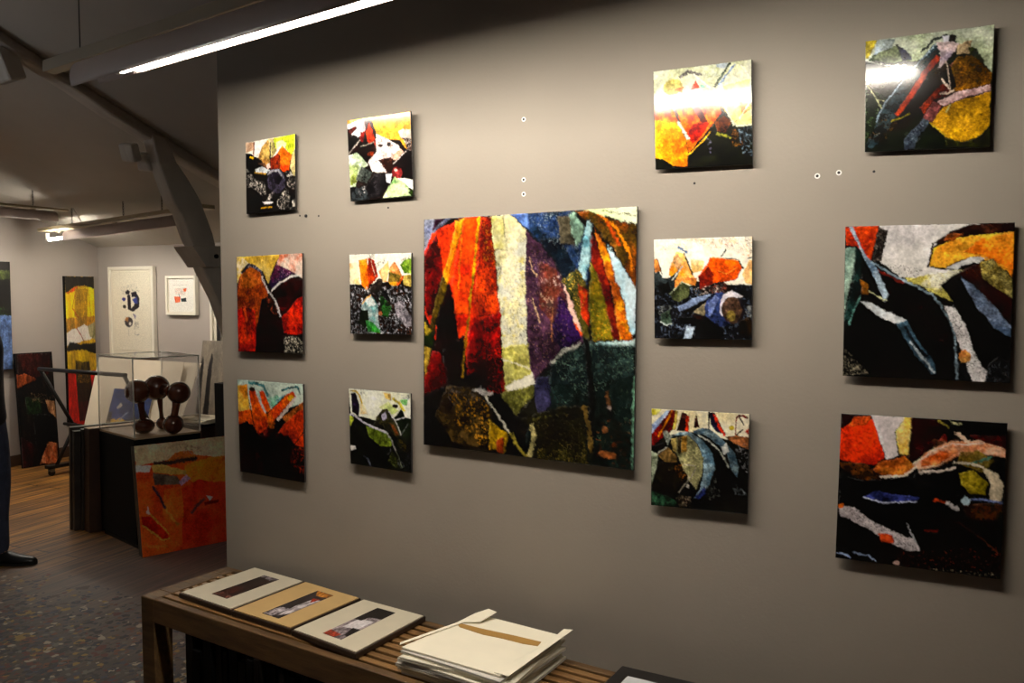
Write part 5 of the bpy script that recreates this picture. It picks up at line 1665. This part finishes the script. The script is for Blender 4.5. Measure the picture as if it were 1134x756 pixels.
# framed panels leaning on the pedestal, left side (edges to the viewer)
e2 = (Rc - F).normalized()
lx = (Lc - F).normalized()
GL = 'dark framed panels leaning on the left side of the pedestal'
lab = ['brown framed panel resting directly on the left side of the display pedestal', 'second leaning dark panel out from the left side of the pedestal', 'third leaning dark panel out from the left side of the pedestal', 'outermost dark panel leaning left of the display pedestal']
off = .008
for i, w in enumerate((.085, .030, .035, .028)):
    st = e2 * (-.63 * (off + w) + .012 * (i % 2))
    b0 = Lc + lx * (off + .045) + st; b1 = b0 + e2 * .50
    t0 = Lc + lx * off + st; t1 = t0 + e2 * .50
    t = thing('framed_picture', lab[i], 'framed panel', tuple((b0 + b1) / 2 + up * 0), GL)
    hgt = .705 - .012 * (i % 3)
    v = lx * w
    MB().hexa([b0 + up * .002, b1 + up * .002, b1 + v + up * .002, b0 + v + up * .002], [t0 + up * hgt, t1 + up * hgt, t1 + v + up * hgt, t0 + v + up * hgt]).build('panel', M['dark_brown'] if i == 0 else M['edge_silver'], t, bevel=.003)
    hh = hgt + .0003
    MB().hexa([t0 + up * hh, t1 + up * hh, t1 + v + up * hh, t0 + v + up * hh], [t0 + up * (hh + .003), t1 + up * (hh + .003), t1 + v + up * (hh + .003), t0 + v + up * (hh + .003)]).build('top_edge', M['acrylic_edge'] if i else M['plinth_top'], t)  # pale strip: light catching the top edge, put in as colour
    off += w + .004

# orange painting and two panels behind it, leaning on the right side of the pedestal
e1 = Vector((.355, .935, 0))
nin = Vector((-.935, .355, 0))
pb = Vector((-4.318, .897, .002))
LW = .62
def lean3(B, topin, hgt, width):
    return [B + nin * topin + up * hgt, B + e1 * width + nin * topin + up * hgt, B + e1 * width + nin * .0, B]
t = thing('orange_painting', 'large orange and red abstract painting leaning on the pedestal', 'painting', tuple(pb + e1 * LW / 2))
cs = lean3(pb, .115, .664, LW)
picture('canvas', 'orange', [tuple(p) for p in cs], 240, M['art_plexi'], t, aspect=LW / .664, umax=LW / .473)
nn = (cs[1] - cs[0]).cross(cs[0] - cs[3]).normalized()
MB().hexa([p - nn * .0013 for p in cs[::-1]], [p - nn * .02 for p in cs[::-1]]).build('stretcher', M['black_edge'], t)
for i, (o_, lb_) in enumerate(((.024, 'dark framed panel directly behind the orange painting'), (.050, 'innermost dark framed panel between the orange painting and the pedestal'))):
    t = thing('framed_picture', lb_, 'framed panel', tuple(pb + e1 * .3 - nn * o_), 'dark panels behind the orange painting')
    c2 = [p - nn * o_ for p in cs]
    c2 = [Vector((p.x, p.y, max(p.z, .002))) for p in c2]
    MB().hexa([p for p in c2[::-1]], [p - nn * .021 for p in c2[::-1]]).build('panel', M['edge_silver'], t, bevel=.002)
    ii = [c2[0].lerp(c2[2], .06), c2[1].lerp(c2[3], .06), c2[2].lerp(c2[0], .06), c2[3].lerp(c2[1], .06)]
    MB().hexa([p + nn * .0015 for p in ii[::-1]], [p for p in ii[::-1]]).build('picture', M['dark_brown'], t)

# ---------------------------------------------------------------- person at the left edge
def skin_mesh(name, nodes, edges, root, material, parent, Mw, sub=2, extra=None):
    """one continuous surface grown over a skeleton; nodes = [(pos, rx, ry)]"""
    me = bpy.data.meshes.new(name + '_skeleton')
    me.from_pydata([Mw @ Vector(n[0]) for n in nodes], edges, [])
    o = bpy.data.objects.new(name, me)
    COL.objects.link(o)
    o.modifiers.new('skin', 'SKIN')
    o.modifiers['skin'].use_smooth_shade = True
    for i, nd in enumerate(nodes):
        sv = me.skin_vertices[0].data[i]
        sv.radius = (nd[1], nd[2] if len(nd) > 2 else nd[1])
        sv.use_root = (i == root)
    s = o.modifiers.new('sub', 'SUBSURF'); s.levels = sub; s.render_levels = sub
    dg = bpy.context.evaluated_depsgraph_get()
    m2 = bpy.data.meshes.new_from_object(o.evaluated_get(dg))
    bpy.data.objects.remove(o, do_unlink=True)
    m2.name = name
    m2.materials.clear(); m2.materials.append(material)
    for p in m2.polygons:
        p.use_smooth = True
    r = bpy.data.objects.new(name, m2)
    COL.objects.link(r)
    if parent:
        r.parent = parent
        r.matrix_parent_inverse = parent.matrix_basis.inverted()
    return r
# local frame: +x = facing direction, +y = the person's left, z up
PX = Matrix.Translation((-4.965, .302, 0)) @ Matrix.Rotation(R(28.9), 4, 'Z')
per = thing('person', 'person in blue jeans, dark jacket and black shoes standing', 'person', (-4.965, .302, 0))
def arm(s, hand):
    """nodes from shoulder to fingers; s = side, returns nodes, edges with index 0 = shoulder"""
    n = [((.0, s * .19, 1.44), .055), ((-.02, s * .235, 1.14), .043), ((.05, s * .235, .925), .033), ((.07, s * .235, .885), .026, .034), ((.09, s * .235, .84), .017, .036)]
    e = [(0, 1), (1, 2), (2, 3), (3, 4)]
    base = 4
    for k, (dx, ln) in enumerate(((.026, .075), (.009, .085), (-.009, .08), (-.026, .062))):
        i0 = len(n)
        x0 = .095 + dx; 
        n += [((x0, s * .235, .81), .0095), ((x0 + .006, s * .228, .81 - ln * .5), .0085), ((x0 + .0, s * .212, .81 - ln), .007)]
        e += [(base, i0), (i0, i0 + 1), (i0 + 1, i0 + 2)]
    i0 = len(n)
    n += [((.115, s * .222, .862), .011), ((.132, s * .208, .828), .0095), ((.132, s * .198, .80), .008)]
    e += [(3, i0), (i0, i0 + 1), (i0 + 1, i0 + 2)]
    n = [((p[0] - (.09 if i else .03), p[1], p[2]), *r_) for i, (p, *r_) in enumerate(n)]
    return n, e
nodes = [((0, 0, .96), .13, .16), ((0, 0, 1.10), .11, .15), ((0, 0, 1.28), .12, .165), ((-.01, 0, 1.43), .095, .13), ((-.005, 0, 1.50), .055, .058), ((.015, 0, 1.56), .055, .055), ((.03, 0, 1.62), .085, .070), ((.03, 0, 1.69), .095, .078), ((.02, 0, 1.745), .07, .06)]
edges = [(i, i + 1) for i in range(8)]
# nose, chin, ears
k = len(nodes); nodes += [((.125, 0, 1.655), .016, .014), ((.10, 0, 1.585), .028, .026), ((.015, .085, 1.655), .012, .02), ((.015, -.085, 1.655), .012, .02)]
edges += [(7, k), (6, k + 1), (7, k + 2), (7, k + 3)]
for s in (1, -1):
    k = len(nodes)
    bk = 0 if s == 1 else -.17
    nodes += [((0, s * .09, .88), .085), ((.06 + bk * .6, s * .095, .50), .058), ((.04 + bk * .85, s * .095, .28), .05), ((.04 + bk, s * .095, .085), .036), ((.11 + bk, s * .10, .04), .03, .036), ((.19 + bk, s * .105, .03), .022, .038)]
    edges += [(0, k), (k, k + 1), (k + 1, k + 2), (k + 2, k + 3), (k + 3, k + 4), (k + 4, k + 5)]
    an, ae = arm(s, True)
    k = len(nodes)
    nodes += an
    edges += [(3, k)] + [(a + k, b + k) for a, b in ae]
body = skin_mesh('body', nodes, edges, 0, M['skin'], per, PX)
# trousers
tn = [((0, 0, 1.0), .145, .175), ((0, 0, .90), .14, .175)]
te = [(0, 1)]
for s in (1, -1):
    k = len(tn); bk = 0 if s == 1 else -.17
    tn += [((.035 + bk * .2, s * .095, .78), .098), ((.065 + bk * .6, s * .097, .50), .075), ((.045 + bk * .85, s * .097, .28), .07), ((.048 + bk, s * .097, .035), .068)]
    te += [(1, k), (k, k + 1), (k + 1, k + 2), (k + 2, k + 3)]
skin_mesh('trousers', tn, te, 0, M['jeans'], per, PX)
jn = [((0, 0, .80), .15, .185), ((0, 0, .90), .155, .185), ((0, 0, 1.10), .135, .175), ((0, 0, 1.28), .145, .19), ((-.01, 0, 1.43), .115, .15), ((-.01, 0, 1.50), .075, .08)]
je = [(0, 1), (1, 2), (2, 3), (3, 4), (4, 5)]
for s in (1, -1):
    k = len(jn)
    jn += [((-.03, s * .19, 1.435), .075), ((-.11, s * .238, 1.14), .062), ((-.045, s * .238, .945), .052), ((-.035, s * .238, .915), .05)]
    je += [(4, k), (k, k + 1), (k + 1, k + 2), (k + 2, k + 3)]
skin_mesh('jacket', jn, je, 2, M['jacket'], per, PX)
MBh = MB().ball((0, 0, 0), 1, 24, (1, 1, 1))
for v in MBh.bm.verts:
    v.co = PX @ Vector((.0 + v.co.x * .105, v.co.y * .092, 1.70 + v.co.z * .098 - (.03 if v.co.x < 0 else -.02)))
MBh.build('hair', M['hair'], per)
for s in (1, -1):
    hd = MB()
    for z_, w_ in ((1.66, .009),):
        hd.ball(PX @ Vector((.112, s * .032, z_ + .012)), w_, 10)
    hd.build('eye', M['plug_ring'], per)
for s in (1, -1):
    sh = MB()
    prof = [(x + (.06 if s == 1 else -.11), a_, b_, c_) for x, a_, b_, c_ in [(-.075, .030, .060, .075), (-.05, .042, .075, .085), (.02, .043, .088, .075), (.09, .046, .062, .05), (.15, .046, .050, .04), (.195, .032, .042, .034), (.215, .012, .03, .026)]]
    rings = []
    for x, w_, h_, _ in prof:
        rings.append([sh.bm.verts.new(PX @ Vector((x, s * .10 + w_ * math.cos(q * math.pi / 6), max(.003, (h_ / 2) + h_ / 2 * math.sin(q * math.pi / 6))))) for q in range(12)])
    for i in range(len(rings) - 1):
        for q in range(12):
            f = sh.bm.faces.new((rings[i][q], rings[i][(q + 1) % 12], rings[i + 1][(q + 1) % 12], rings[i + 1][q])); f.smooth = True
    sh.bm.faces.new(rings[0][::-1]); sh.bm.faces.new(rings[-1])
    so = sh.build('shoe', M['shoe'], per)
    sl = MB()
    pr = [(x, w_ * 1.04) for x, w_, _, _ in prof]
    pts = [(x, s * .10 + w_) for x, w_ in pr] + [(x, s * .10 - w_) for x, w_ in pr[::-1]]
    sl.hexa([PX @ Vector((x, y, .0)) for x, y in pts], [PX @ Vector((x, y, .014)) for x, y in pts])
    sl.build('sole', M['rubber'], so)
